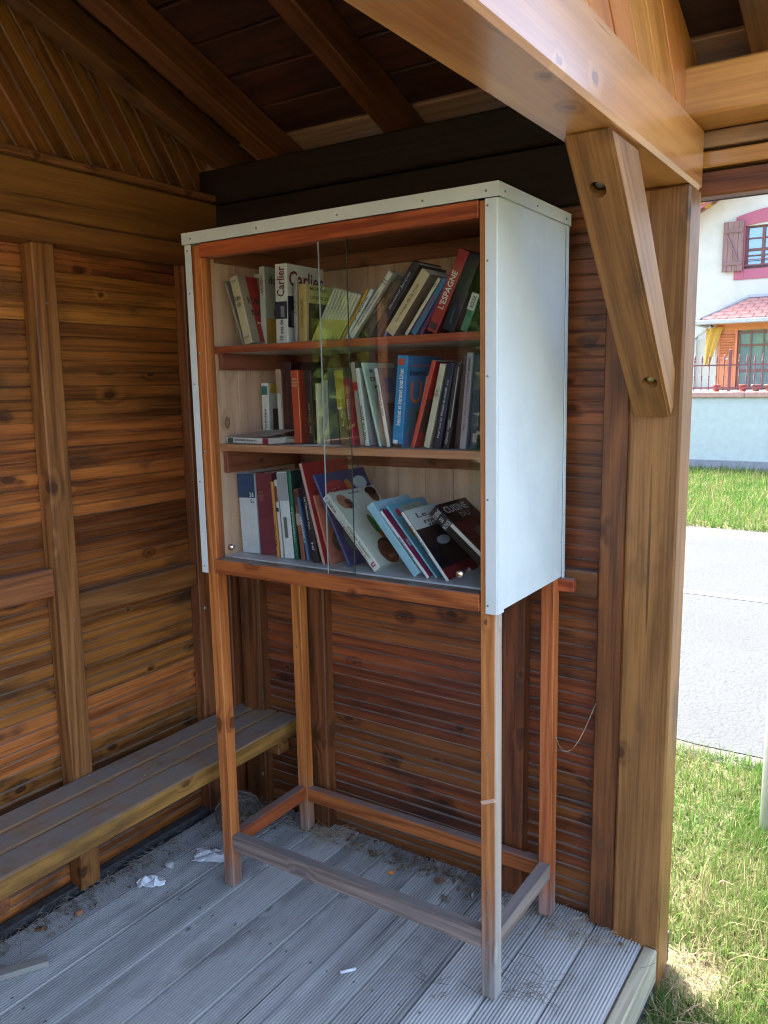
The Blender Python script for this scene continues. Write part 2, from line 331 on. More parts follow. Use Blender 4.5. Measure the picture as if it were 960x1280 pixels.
blades('lawn_near_shelter', 300000, (1.29, 2.5), (-1.0, 2.12), .038, .0015, M['grass'], 'short patchy sunlit grass between the shelter and the road', lean=.8, dens=lambda x, y: .55 + .45 * np.sin(x * 9 + 2 * np.sin(y * 5)) * np.sin(y * 7 + x * 3) - 1.1 * np.exp(-((x - 1.37) ** 2 + (y - .55) ** 2) / .012))
blades('outer_lawn', 60000, (2.5, 6.0), (-3.5, 2.12), .055, .0024, M['grass'], 'lawn further right of the shelter')
blades('lawn_behind_shelter', 70000, (-2.5, 1.29), (.68, 2.12), .05, .0020, M['grass'], 'grass strip behind the shelter along the road', lean=.8)
blades('dry_grass_tufts', 38000, (1.29, 2.3), (-1.2, 1.6), .045, .0013, M['drygrass'], 'dry straw coloured grass beside the deck edge', lean=1.2, dens=lambda x, y: np.clip(.95 - 1.1 * (x - 1.31) - .35 * np.maximum(y, 0), .12, 1))
blades('roadside_lawn', 110000, (-6, 3.5), (8.3, 14.65), .09, .006, M['grass'], 'sunlit lawn strip on the far side of the road')
blades('clover_leaves', 5200, (1.29, 2.4), (-.9, 2.1), .035, .0052, grassmat('clover', (.075, .18, .03), (.11, .22, .04), (.15, .25, .06)), 'small broad clover leaves among the grass', lean=1.0, dens=lambda x, y: np.clip(.5 + np.sin(x * 7 + 1) * np.sin(y * 6 + x * 4), .05, 1))
def weed(x, y, s, n, label):
    e = empty('weed_plant', (x, y, GZ0), label, 'weed', 'weeds in the grass by the shelter post')
    for i in range(n):
        a = i * 2.4 + random.random(); tl = random.uniform(.5, 1.0); L = s * random.uniform(.6, 1.1); d = Vector((math.cos(a), math.sin(a), 0)); sd = Vector((-d.y, d.x, 0)) * L * .10
        v = []; 
        for k in range(6):
            u = k / 5; p = d * (L * u * .75) + Vector((0, 0, L * (tl * u - .55 * tl * u * u * 1.4))); wv = sd * .6 * math.sin(math.pi * min(.98, .12 + u * .86)); v += [p - wv, p + Vector((0, 0, -.1 * wv.length)), p + wv]
        f = []
        for k in range(5):
            for j in (0, 1): f.append((k * 3 + j, k * 3 + j + 1, k * 3 + j + 4, k * 3 + j + 3))
        link('leaf', mesh('leaf', v, f, M['weed'], True), e)
M['weed'] = grassmat('weed_leaf', (.12, .26, .035), (.15, .28, .05), (.20, .32, .08))
weed(1.40, .95, .075, 34, 'broad leafed green weed beside the corner post')
weed(1.53, .80, .06, 30, 'small leafy green weed in the grass right of the post')
weed(1.60, .40, .06, 26, 'green leafy weed in the shade at the lower right edge')

def tree(x, y, h, r, n, label, seed):
    rnd = np.random.RandomState(seed); e_ = empty('tree', (x, y, GZ0), label, 'tree', 'trees left of the shelter')
    link('trunk', tube_mesh('trunk', [(0, 0, -.1), (.05, .02, h * .3), (-.04, .05, h * .6), (0, 0, h * .85)], .14, M['bark'], 8), e_)
    v = []; f = []
    ang = rnd.uniform(0, 6.28, (14, 2)); cl = np.stack([np.cos(ang[:, 0]) * r * .6, np.sin(ang[:, 0]) * r * .6, h * .15 + (h * .75) * rnd.rand(14)], 1)
    for c_ in cl: 
        for k in range(n // 14):
            p = c_ + rnd.normal(0, r * .26, 3); a = rnd.normal(0, 1, 3); a /= np.linalg.norm(a); b = np.cross(a, rnd.normal(0, 1, 3)); b /= np.linalg.norm(b); s_ = .10 * rnd.uniform(.6, 1.3)
            q_ = len(v); v += [p - a * s_, p + b * s_ * .5, p + a * s_, p - b * s_ * .5]; f.append((q_, q_ + 1, q_ + 2, q_ + 3))
    link('crown', mesh('crown', v, f, M['leaves']), e_)
M['bark'] = plain('bark', (.10, .075, .05), .9, var=.3); M['leaves'] = grassmat('tree_leaves', (.12, .20, .03), (.16, .22, .04), (.20, .25, .05))
tree(-3.6, -6.0, 4.4, 1.7, 9800, 'leafy tree nearest the shelter, mirrored in the glass door', 1)
tree(-6.4, -7.6, 5.2, 2.0, 9800, 'larger leafy tree behind another, mirrored in the glass door', 2)
tree(-4.2, -10.0, 5.6, 2.2, 9800, 'tallest leafy tree far off, mirrored in the glass door', 3)

# ------------------------------------------------------------------ deck
XR = 1.287                                         # outer right face of the shelter
deck = struct(board('deck', -.62, XR - .005, -2.3, .60, -.13, -.032, M['membrane'], None, 'y', 0))
def deck_mesh(wd, L):
    n = 15; p = []; th = .028; rib = wd / n
    p += [(-wd / 2, -th), (wd / 2, -th), (wd / 2, -.003)]
    for i in range(n - 1, -1, -1):
        a = -wd / 2 + i * rib
        p += [(a + rib * .90, -.0004), (a + rib * .40, -.0004), (a + rib * .34, -.0075), (a + rib * .02, -.0075)]
    return extrude_profile('deck_board', p, L, M['deck'])
gaps = [1.243, 1.098, .950, .802, .654, .506, .358, .210, .062, -.086, -.234, -.352]
for i in range(len(gaps) - 1):
    x1, x0 = gaps[i], gaps[i + 1]; wd = x1 - x0 - .007
    o = link('deck_board', deck_mesh(wd, 2.8 + random.uniform(-.01, .01)), deck, deck.matrix_basis.inverted() @ Matrix.Translation(((x0 + x1) / 2, -.90, random.uniform(-.0025, 0))) @ GY)
for i in range(len(gaps) - 1):
    for yy in (.40, -.12, -.66, -1.2):
        for xx in (gaps[i] - .03, gaps[i + 1] + .03):
            q_ = screw(deck, (0, 0, 0), (0, 0, 1), .0042, M['screw']); q_.matrix_basis = deck.matrix_basis.inverted() @ Matrix.Translation((xx, yy + random.uniform(-.006, .006), -.002))
o = board('edge_board', 1.247, 1.285, -2.3, .450, -.10, .001, M['deck_edge'], deck, 'y', .004); o.matrix_basis = deck.matrix_basis.inverted() @ o.matrix_basis

# ------------------------------------------------------------------ shelter
sh = empty('wooden_shelter', (0, 0, 0), 'open sided brown timber shelter with plank walls and pitched roof around the bookcase', 'shelter')
YB = .503; XL = -.412
H = .1505
def siding(L, mat, h=H):
    key = ('siding', round(L, 3), mat.name)
    if key in _cache: return _cache[key]
    # front faces +y in profile; strips with grooves whose lower lips catch dust
    p = [(-.012, 0.0)]; z = .0; st = [.036, .030, .040, .0445]
    p += [(.004, 0.0)]
    for k, s in enumerate(st):
        p += [(.0050, z + .0038), (.0085, z + s - .0046), (.0072, z + s - .0022)]
        z += s
        p += [(-.0015, z - .0010), (-.0015, z + .0030)] if k < 3 else [(.0005, z), (-.012, z)]
    me = extrude_profile('siding_board', p, L, mat); _cache[key] = me; return me
bw = board('back_wall', -.45, 1.15, .517, .545, -.1, 2.2, M['felt'], sh, 'x', 0)
lw = board('left_wall', XL - .045, XL - .014, -.985, .55, -.1, 2.2, M['felt'], sh, 'y', 0)
for y0, y1, z0, z1 in ((-1.615, -.986, -.1, 1.36), (-2.25, -1.616, -.1, 2.2)): board('wall_sheathing', XL - .045, XL - .014, y0, y1, z0, z1, M['felt'], sh, 'y', 0)
fw = board('unseen_front_wall', XL - .045, 1.15, -2.30, -2.26, -.1, .92, M['felt'], sh, 'x', 0)  # unseen wall; its height was shaped for the light inside
def lay(par, L, mat, o, gx_, gy_):
    link('siding_board', siding(L, mat), par, par.matrix_basis.inverted() @ Matrix.Translation(o) @ axes((0, 0, 0), gx_, gy_, (0, 0, 1)))
for i in range(14):
    z = .008 + i * H
    if i < 9: lay(lw, 2.72, M['wall_left'], (XL - .0085, -.87, z), (0, -1, 0), (1, 0, 0))
    else:   # window opening between the studs further along the wall
        lay(lw, 1.47, M['wall_left'], (XL - .0085, -.245, z), (0, -1, 0), (1, 0, 0)); lay(lw, .6, M['wall_left'], (XL - .0085, -1.94, z), (0, -1, 0), (1, 0, 0))
    lay(bw, 1.56, M['wall_back'], (.375, YB + .0085, z - .02), (-1, 0, 0), (0, -1, 0))
    if i < 6: lay(fw, 1.56, M['wall_left'], (.375, -2.251, z), (1, 0, 0), (0, 1, 0))
# left wall studs and rails
for y0, y1, xf in ((-.266, -.192, -.352), (.318, .375, -.366), (-.98, -.905, -.352), (-1.69, -1.615, -.352)):
    board('stud', XL - .002, xf, y0, y1, 0, 2.03, M['stud'], sh, 'z', .004)
board('rail', XL - .002, -.372, -.192, .318, .893, .972, M['stud'], sh, 'y', .004)
board('rail', XL - .002, -.366, -.905, -.266, .985, 1.072, M['stud'], sh, 'y', .004)
board('rail', XL - .002, -.366, -1.615, -.98, .985, 1.072, M['stud'], sh, 'y', .004)
board('sole_plate', XL, -.375, -2.2, .49, -.03, .012, M['membrane'], sh, 'y', .003)
board('header_trim', XL - .002, -.330, -2.25, .49, 2.03, 2.095, M['plate'], sh, 'y', .006)
board('wall_plate', XL - .06, -.345, -2.25, .49, 2.097, 2.25, M['plate'], sh, 'y', .005)
board('ledge_trim', XL - .04, -.326, -2.25, .49, 2.252, 2.274, M['stud'], sh, 'y', .004)
# back wall studs
for x0, x1, yf in ((-.305, -.205, .462), (.022, .100, .458), (.785, .858, .462), (1.078, 1.150, .462)):
    board('stud', x0, x1, yf, YB + .012, 0, 2.1, M['stud_red'], sh, 'z', .004)
board('stud', -.400, -.330, .440, YB + .012, 0, 2.05, M['stud_red'], sh, 'z', .004)
for x0, x1 in ((.860, 1.076), (.102, .783), (-.203, .020)):
    board('rail', x0, x1, .468, YB + .012, 1.000, 1.078, M['stud_red'], sh, 'x', .004)
for x, z in ((-.25, .93), (-.25, .13)): screw(sh, (x + .03, .462, z), (0, -1, 0), .007, M['brass'], 'coach_bolt')
for y, z in ((.345, .80),): screw(sh, (-.366, y, z), (1, 0, 0), .008, M['steel'], 'coach_bolt')
for y, z in ((-.23, 1.86), (-.235, 1.32), (-.22, .9)): screw(sh, (-.352, y, z), (1, 0, 0), .004)
# corner post, header, right beam, brace
board('corner_post', 1.152, XR, .454, .566, GZ0 - .1, 2.092, M['post'], sh, 'z', .006)
board('front_post', 1.152, XR, -2.32, -2.21, GZ0 - .1, 2.092, M['post'], sh, 'z', .006)
board('front_post', XL - .05, -.30, -2.37, -2.26, GZ0 - .1, 2.092, M['post'], sh, 'z', .006)
board('side_beam', 1.149, XR + .001, -2.60, .566, 2.094, 2.243, M['beam'], sh, 'y', .008)
board('back_plate', -.75, 1.147, .452, .585, 2.246, 2.362, M['plate_shaded'], sh, 'x', .006)  # inner run of the plate; shade painted into its colour
board('plate_end', 1.149, 1.62, .452, .600, 2.246, 2.362, M['beam'], sh, 'x', .006)
board('back_header', -.75, 1.62, .604, .66, 2.085, 2.146, M['stud_red'], sh, 'x', .004)
board('back_header', -.75, 1.62, .598, .66, 2.156, 2.196, M['beam'], sh, 'x', .004)
board('back_header', -.75, 1.62, .590, .66, 2.204, 2.244, M['roof_pale'], sh, 'x', .004)  # pale tone stands in for the lit underside of the plate
board('header_sky_block', -.75, 1.62, .662, .675, 2.085, 2.36, M['felt'], sh, 'x', 0)  # added dark board; keeps sky from showing through the header gaps
board('inner_header', XL, 1.147, .470, .516, 2.085, 2.244, M['plate_shaded'], sh, 'x', .004)
board('front_plate', -.75, 1.62, -2.35, -2.22, 2.246, 2.362, M['plate'], sh, 'x', .006)
# brace
b0 = Vector((1.222, -.058, 2.093)); b1 = Vector((1.222, .452, 1.555)); d = (b1 - b0).normalized()
# front (lower) face passes through top (-.11,2.10) and bottom (.42,1.52)
prof = [(-.112, 2.0945), (.075, 2.0945), (.4535, 1.640), (.4535, 1.545), (.425, 1.517)]
bx0, bx1 = 1.172, 1.268
v = [(bx0, a, b) for a, b in prof] + [(bx1, a, b) for a, b in prof]; n = len(prof)
f = [(i, (i + 1) % n, n + (i + 1) % n, n + i) for i in range(n)] + [tuple(range(n - 1, -1, -1)), tuple(range(n, 2 * n))]
G = axes(Vector((1.22, .17, 1.80)), Vector((0, .675, -.738)), Vector((1, 0, 0)), Vector((0, .738, .675)) * 1.0)
# make right handed: x cross y must equal z
gx = Vector((0, .537, -.5775)).normalized(); gy = Vector((1, 0, 0)); gz = gx.cross(gy); G = axes(Vector((1.22, .17, 1.80)), gx, gy, gz)
Gi = G.inverted(); bme = mesh('knee_brace', [Gi @ Vector(p) for p in v], f, M['brace'] if 'brace' in M else M['post'])
bm = bmesh.new(); bm.from_mesh(bme); bmesh.ops.recalc_face_normals(bm, faces=bm.faces); bmesh.ops.bevel(bm, geom=bm.edges[:], offset=.006, segments=2, affect='EDGES'); bm.to_mesh(bme); bm.free()
brace = link('knee_brace', bme, sh, G)
fn = Vector((0, -.5775, -.537)).normalized()   # outward normal of the lower face; tilt down toward the viewer
def on_brace(xx, s):   # s metres down the face from the top edge
    p = Vector((xx, -.112, 2.0945)) + gx * s; return p
def ring(parent, p, nrm, r, mi, mo, depth=.012):
    q_ = nrm.to_track_quat('Z', 'Y').to_matrix().to_4x4()
    o = link('bolt_hole', lathe_mesh('bolt_hole', [(r * 1.0, .0006), (r * .96, .0012), (r * .9, -.002), (r * .86, -.0008)], mi, 20), parent, Gi @ Matrix.Translation(p) @ q_)
    return o
cut = bmesh.new(); holes = []
for s, xx, br in ((.130, 1.216, 0), (.665, 1.235, 1)):
    p = on_brace(xx, s); q_ = fn.to_track_quat('Z', 'Y').to_matrix().to_4x4(); holes.append((Gi @ Matrix.Translation(p) @ q_, br))
    bmesh.ops.create_cone(cut, cap_ends=True, segments=28, radius1=.0185, radius2=.0185, depth=.06, matrix=Gi @ Matrix.Translation(p) @ q_)
cme = bpy.data.meshes.new('cut'); cut.to_mesh(cme); cut.free(); co = bpy.data.objects.new('cut', cme); C.objects.link(co); co.matrix_basis = G
md = brace.modifiers.new('holes', 'BOOLEAN'); md.object = co; md.solver = 'EXACT'; bpy.context.view_layer.update()
nme = bpy.data.meshes.new_from_object(brace.evaluated_get(bpy.context.evaluated_depsgraph_get())); brace.modifiers.clear(); brace.data = nme; bpy.data.objects.remove(co)
for hm, br in holes:
    h = link('washer', lathe_mesh('washer', [(.0165, -.029), (.0165, -.026), (.009, -.026), (.009, -.0265)], M['brass' if br else 'hole'], 22), brace, hm)
    link('bolt', lathe_mesh('bolt', [(.0105, -.028), (.0105, -.012 if br else -.022), (.007, -.008 if br else -.020)], M['brass' if br else 'screw'], 14), h)
# rafters and roof
SL = R(20.0); RH = .10; Z0 = 2.364; YP = .452; YR = -.87      # rafter underside meets the plate's inner top edge
def rz(y): return Z0 + (YP - y) * math.tan(SL)
def rafter(x0, x1, mat='rafter'):
    n = Vector((0, math.sin(SL), math.cos(SL)))
    a = Vector(((x0 + x1) / 2, .86, rz(.86))) + n * RH / 2; b = Vector(((x0 + x1) / 2, YR, rz(YR))) + n * RH / 2
    timber('rafter', a, b, x1 - x0, RH, M[mat], sh, ch=.004)
    n = Vector((0, -math.sin(SL), math.cos(SL)))
    a = Vector(((x0 + x1) / 2, 2 * YR - .86, rz(.86))) + n * RH / 2; b = Vector(((x0 + x1) / 2, YR, rz(YR))) + n * RH / 2
    timber('rafter', a, b, x1 - x0, RH, M[mat], sh, ch=.004)
for x0, x1 in ((-.336, -.262), (-.122, -.046), (.378, .445), (.885, .955), (1.405, 1.475), (-.80, -.73)): rafter(x0, x1)
bwid = .146; nb = int((.90 - YR) / math.cos(SL) / bwid)
u = Vector((0, -math.cos(SL), math.sin(SL))); nn = Vector((0, math.sin(SL), math.cos(SL)))
e0 = Vector((0, .90, rz(.90))) + nn * (RH + .0115)
for side in (1, -1):
    for i in range(nb + 1):
        p = e0 + u * (bwid * (i + .5)) + nn * random.uniform(0, .003)
        uu = u.copy(); nv = nn.copy()
        if side < 0: p = Vector((p.x, 2 * YR - p.y, p.z)); uu = Vector((0, -u.y, u.z)); nv = Vector((0, -nn.y, nn.z))
        wdt = bwid - (.010 if i else .03)
        x = Vector((1, 0, 0)); yv = nv.cross(x)
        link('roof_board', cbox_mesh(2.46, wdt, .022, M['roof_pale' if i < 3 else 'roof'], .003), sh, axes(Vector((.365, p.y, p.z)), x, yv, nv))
    L = (.92 - YR) / math.cos(SL); c = e0 + u * (L / 2 - .02) + nn * .018; uu = nn
    if side < 0: c = Vector((0, 2 * YR - c.y, c.z)); uu = Vector((0, -nn.y, nn.z))
    x = Vector((1, 0, 0)); link('roof_covering', cbox_mesh(2.52, L, .012, M['felt'], 0), sh, axes(Vector((.365, c.y, c.z)), x, uu.cross(x), uu))
# gable boards: diagonal planks clipped to the triangle under the roof
def gable(xp, th, ang, pitch, mat, zb, ymax, grooves, name):
    dv = Vector((0, math.cos(ang), -math.sin(ang))); pv = Vector((0, math.sin(ang), math.cos(ang)))
    tri = [(ymax, zb), (2 * YR - ymax, zb), (2 * YR - ymax, rz(ymax) + .09), (YR, rz(YR) + .09), (ymax, rz(ymax) + .09)]
    s = [Vector((0, a, b)).dot(pv) for a, b in tri]; k0 = min(s); 
    while k0 < max(s):
        bm = bmesh.new(); vs_ = [bm.verts.new((0, a, b)) for a, b in tri]; bm.faces.new(vs_)
        for pt, no in ((pv * (k0 + .0028), -pv), (pv * (k0 + pitch - .0028), pv)):
            bmesh.ops.bisect_plane(bm, geom=bm.verts[:] + bm.edges[:] + bm.faces[:], plane_co=pt, plane_no=no, clear_outer=True)
        if bm.faces:
            r = bmesh.ops.extrude_face_region(bm, geom=bm.faces[:]); vv = [g for g in r['geom'] if isinstance(g, bmesh.types.BMVert)]
            bmesh.ops.translate(bm, verts=vv, vec=(th, 0, 0)); bmesh.ops.recalc_face_normals(bm, faces=bm.faces)
            if len(bm.verts) > 5:
                c_ = sum((v_.co for v_ in bm.verts), Vector()) / len(bm.verts); jit = random.uniform(-.0015, .0015)
                Gm = axes(c_ + Vector((xp + jit, 0, 0)), dv, pv.cross(dv) * -1 if False else dv.cross(pv) * -1, pv)
                yv = pv.cross(dv); Gm = axes(c_ + Vector((xp + jit, 0, 0)), dv, yv, pv); Gm0 = axes(c_, dv, yv, pv).inverted()
                try: bmesh.ops.bevel(bm, geom=[e_ for e_ in bm.edges if e_.calc_length() > .06], offset=.0025, segments=1, affect='EDGES')
                except Exception: pass
                for v_ in bm.verts: v_.co = Gm0 @ v_.co
                me = bpy.data.meshes.new(name); bm.to_mesh(me); me.materials.append(mat); link(name, me, sh, Gm)
        bm.free(); k0 += pitch
gable(XL - .02, .03, R(56), .052, M['gable_left'], 2.255, .49, True, 'gable_plank')
gable(1.232, .03, R(46), .108, M['gable_right'], 2.245, .56, False, 'gable_plank')

# ------------------------------------------------------------------ bench
bench = empty('bench', (-.2, -.8, 0), 'low three plank wooden bench with dusty grey top along the left wall', 'bench')
for x0, x1, z1 in ((-.350, -.262, .388), (-.253, -.163, .389), (-.154, -.052, .3905)):
    board('seat_plank', x0, x1, -2.15 + random.uniform(-.02, .02), .498, z1 - .062, z1, M['bench'], bench, 'y', .006, off=bench.location)
for y in (.40, -.72, -1.9): board('bearer', -.345, -.08, y, y + .06, .265, .325, M['stud'], bench, 'x', .004, off=bench.location)

# ------------------------------------------------------------------ cabinet
W, D, ZB, ZT = .9931, .4533, 1.0496, 2.0496
cab = empty('book_cabinet', (0, 0, 0), 'white clad cabinet of books on tall orange wooden legs with sliding glass doors', 'cabinet')
cab.rotation_euler = (0, -.0078, .0096)
CM = Matrix.Rotation(.0096, 4, 'Z') @ Matrix.Rotation(-.0078, 4, 'Y')
e = .012; s = .040
def cb(name, x0, x1, y0, y1, z0, z1, mat, grain=None, ch=.002, parent=None): return board(name, x0, x1, y0, y1, z0, z1, M[mat], parent or cab, grain, ch)
cb('leg', e, e + s, e, e + s, .002, 2.016, 'cab', 'z'); cb('leg', W - e - s, W - e, e, e + s, -.004, 2.016, 'cab_worn_lit', 'z')
cb('leg', e, e + s, D - e - s, D - e, .002, 2.016, 'cab', 'z'); cb('leg', W - e - s, W - e, D - e - s, D - e, .0, 2.016, 'cab', 'z')
cb('rail', e + s, W - e - s, e + .002, e + .036, .130, .182, 'cab_grey', 'x'); cb('rail', e + s, W - e - s, D - e - .036, D - e - .002, .120, .168, 'cab_rail', 'x')
cb('rail', e + .002, e + .036, e + s, D - e - s, .128, .176, 'cab_rail', 'y'); cb('rail', W - e - .036, W - e - .002, e + s, D - e - s, .128, .176, 'cab_grey', 'y')
# box frame
cb('frame_rail', e + s, W - e - s, .004, .050, 1.978, 2.017, 'cab_rail', 'x'); cb('frame_rail', e + s, W - e - s, .004, .050, 1.050, 1.094, 'cab_rail', 'x')
cb('batten', .88, 1.028, .428, .4525, 1.012, 1.050, 'cab_rail', 'x')
cb('batten', e + s, W - e - s, D - e - .03, D - e - .002, 1.048, 1.090, 'cab', 'x')
# shelves
bs = cb('shelf', e + s + .001, W - e - s - .001, .052, .428, 1.076, 1.097, 'melamine', 'x', .001)
for z0, z1, mt in ((1.709, 1.727, 'cab_rail'), (1.421, 1.440, 'shelf_pink')):
    sh_ = cb('shelf', e + s + .001, W - e - s - .001, .060, .428, z0 + .001, z1, 'melamine', 'x', .001)
    o = cb('edge_strip', e + s + .001, W - e - s - .001, .046, .0595, z0 - .001, z1 + .001, mt, 'x', .001); o.parent = sh_; o.matrix_basis = sh_.matrix_basis.inverted() @ o.matrix_basis
# back planks and inner side planks
n = 9; x0 = e + s; pw = (W - 2 * e - 2 * s) / n
for i in range(n): cb('back_plank', x0 + i * pw + .0006, x0 + (i + 1) * pw - .0006, .430, .441, 1.05, 2.015, 'pine', 'z', .0015)
for xa, xb in ((e + .028, e + .039), (W - e - .039, W - e - .028)):
    for i in range(4): cb('side_plank', xa, xb, .0525 + i * .0945, .0525 + (i + 1) * .0945 - .001, 1.05, 2.015, 'pine', 'z', .0015)
for z0, z1 in ((1.970, 2.014), (1.660, 1.7075), (1.352, 1.4195)): cb('back_rail', e + s + .020, W - e - s - .001, .408, .4295, z0, z1, 'cleat', 'x')
for z0, z1 in ((1.970, 2.014), (1.660, 1.7075), (1.352, 1.4195)): cb('side_cleat', e + s, e + s + .018, .062, .429, z0, z1, 'cleat', 'y')
cb('ceiling_panel', e + s, W - e - s, .052, .43, 2.0165, 2.026, 'cleat', 'x')
# white cladding: wavy side sheets, corner angles, cap
def sheet_panel(name, x, y0, y1, z0, z1, th, amp):
    ny, nz = 8, 18; v = []; f = []
    for sgn in (0, 1):
        for j in range(nz + 1):
            for i in range(ny + 1):
                yy = y0 + (y1 - y0) * i / ny; zz = z0 + (z1 - z0) * j / nz
                bul = amp * math.sin(3.1 * j / nz * 2 + i * .5) * math.sin(math.pi * i / ny) * math.sin(math.pi * j / nz)
                v.append((x + sgn * th + bul, yy, zz))
    k = (ny + 1) * (nz + 1)
    for j in range(nz):
        for i in range(ny):
            a = j * (ny + 1) + i; f.append((a, a + ny + 1, a + ny + 2, a + 1)); f.append((k + a, k + a + 1, k + a + ny + 2, k + a + ny + 1))
    return link(name, mesh(name, v, f, M['white'], True), cab)
sheet_panel('side_panel', W - .0105, .02, D - .004, ZB + .004, ZT - .012, .006, .0025)
sheet_panel('side_panel', .004, .02, D - .004, ZB + .004, ZT - .012, .006, .002)
def angle(name, x, sx, z0, z1, wf=.032, ws=.036, th=.0022, y=0.0, sy=1):
    # L profile standing upright; sx: direction of front flange
    p = [(0, 0), (sx * wf, 0), (sx * wf, sy * th), (sx * th * 1.5, sy * th), (sx * th, sy * th * 1.5), (sx * th, sy * ws), (0, sy * ws)]
    n = len(p); v = [(x + a, y + b, z0) for a, b in p] + [(x + a, y + b, z1) for a, b in p]
    f = [(i, (i + 1) % n, n + (i + 1) % n, n + i) for i in range(n)] + [tuple(range(n - 1, -1, -1)), tuple(range(n, 2 * n))]
    me = mesh(name, v, f, M['white']); bm = bmesh.new(); bm.from_mesh(me); bmesh.ops.recalc_face_normals(bm, faces=bm.faces)
    bmesh.ops.bevel(bm, geom=[e_ for e_ in bm.edges if abs(e_.verts[0].co.z - e_.verts[1].co.z) > .3 and (e_.verts[0].co.xy - Vector((x, y))).length < .001], offset=.004, segments=3, affect='EDGES'); bm.to_mesh(me); bm.free()
    return link(name, me, cab)
angle('corner_trim', W, -1, ZB, ZT - .034); angle('corner_trim', -.003, 1, ZB, ZT - .034, wf=.028)
angle('corner_trim', W, -1, ZB, ZT - .034, y=D, sy=-1, ws=.020, wf=.02); angle('corner_trim', -.003, 1, ZB, ZT - .034, y=D, sy=-1)
# cap: shallow tray, slightly proud
def cap():
    x0, x1, y0, y1, z0, z1, th = -.006, W + .003, -.003, D + .002, ZT - .032, ZT, .0025
    bm = bmesh.new()
    def bx(a0, a1, b0, b1, c0, c1):
        r = bmesh.ops.create_cube(bm, size=1)
        for v_ in r['verts']: v_.co = Vector(((a0 + a1) / 2 + v_.co.x * (a1 - a0), (b0 + b1) / 2 + v_.co.y * (b1 - b0), (c0 + c1) / 2 + v_.co.z * (c1 - c0)))
    bx(x0, x1, y0, y1, z1 - th, z1); bx(x0, x1, y0, y0 + th, z0, z1 - th); bx(x0, x1, y1 - th, y1, z0, z1 - th); bx(x0, x0 + th, y0 + th, y1 - th, z0 + .001, z1 - th); bx(x1 - th, x1, y0 + th, y1 - th, z0 + .001, z1 - th)
    me = bpy.data.meshes.new('top_cap'); bm.to_mesh(me); bm.free(); me.materials.append(M['white']); return link('top_cap', me, cab)
tcap = cap()
for x in (.03, .28, .55, .80, .965): screw(cab, (x, -.003, ZT - .018), (0, -1, 0), .0028)
for y in (.03, .22, .42): screw(cab, (W + .003, y, ZT - .018), (1, 0, 0), .0028)
for z in (1.07, 1.33, 1.62, 1.88, 2.0):
    screw(cab, (.012, -.0001, z), (0, -1, 0), .0026); screw(cab, (W - .026, -.0001, z), (0, -1, 0), .0026)
for z in (1.42, 1.71): screw(cab, (e + .013, e, z), (0, -1, 0), .0042, M['steel']); 
for z in (1.08, 1.45, 1.735, 2.0): screw(cab, (W - e - .012, e, z), (0, -1, 0), .0042, M['steel'])
for z in (.155, .30, .68): screw(cab, (W - e - .02, e, z), (0, -1, 0), .003); screw(cab, (e + .02, e, z + .03), (0, -1, 0), .003)
screw(cab, (e + .02, D - e - s, .70), (0, -1, 0), .0045)
o = cb('splinter_scar', W - e - s - .001, W - e + .001, e - .0015, e + .012, .548, .558, 'pine', 'x', .001); o.matrix_basis = o.matrix_basis @ Matrix.Rotation(R(-24), 4, 'Y')
# glass panes with knobs
def pane(x0, x1, y, kx, kz):
    o = cb('glass_pane', x0, x1, y, y + .004, 1.0945, 1.9775, 'glass', 'x', 0)
    for xe in (x0 - .0008, x1 + .0008):
        g = cb('polished_edge', xe - .0007, xe + .0007, y + .0002, y + .0038, 1.0946, 1.9774, 'glass_edge' if y < .02 or xe < .2 else 'glass_dark', 'z', 0); g.parent = o; g.matrix_basis = o.matrix_basis.inverted() @ g.matrix_basis
    k = link('knob', lathe_mesh('knob', [(.0045, 0), (.0045, .007), (.007, .010), (.0098, .014), (.0104, .018), (.0090, .0215), (.005, .0235)], M['chrome'], 20), o, o.matrix_basis.inverted() @ Matrix.Translation((kx, y, kz)) @ Matrix.Rotation(R(90), 4, 'X'))
    return o
pane(.476, .9425, .012, .893, 1.142); pane(.0505, .553, .028, .115, 1.136)

# ------------------------------------------------------------------ books
_bm = {}
def bmat(c, rough=.45):
    key = (tuple(round(x) for x in c), rough)
    if key not in _bm: _bm[key] = plain('cover_%d_%d_%d' % key[0], tuple(x * .86 for x in srgb(*c)), rough, var=.07, scale=40)
    return _bm[key]
def text_mesh(txt, mat):
    cu = bpy.data.curves.new('title', 'FONT'); cu.body = txt; cu.align_x = 'CENTER'; cu.align_y = 'CENTER'; cu.resolution_u = 2; cu.offset = .018
    o = bpy.data.objects.new('title_tmp', cu); C.objects.link(o); bpy.context.view_layer.update()
    me = bpy.data.meshes.new_from_object(o.evaluated_get(bpy.context.evaluated_depsgraph_get())); bpy.data.objects.remove(o); bpy.data.curves.remove(cu)
    v = np.empty(len(me.vertices) * 3); me.vertices.foreach_get('co', v); v = v.reshape(-1, 3)
    lo, hi = v.min(0), v.max(0); v = (v - (lo + hi) / 2) / np.array([hi[0] - lo[0], hi[1] - lo[1], 1]); v[:, 2] = 0
    me.vertices.foreach_set('co', v.ravel()); me.materials.clear(); me.materials.append(mat); me.update(); return me
_tx = {}
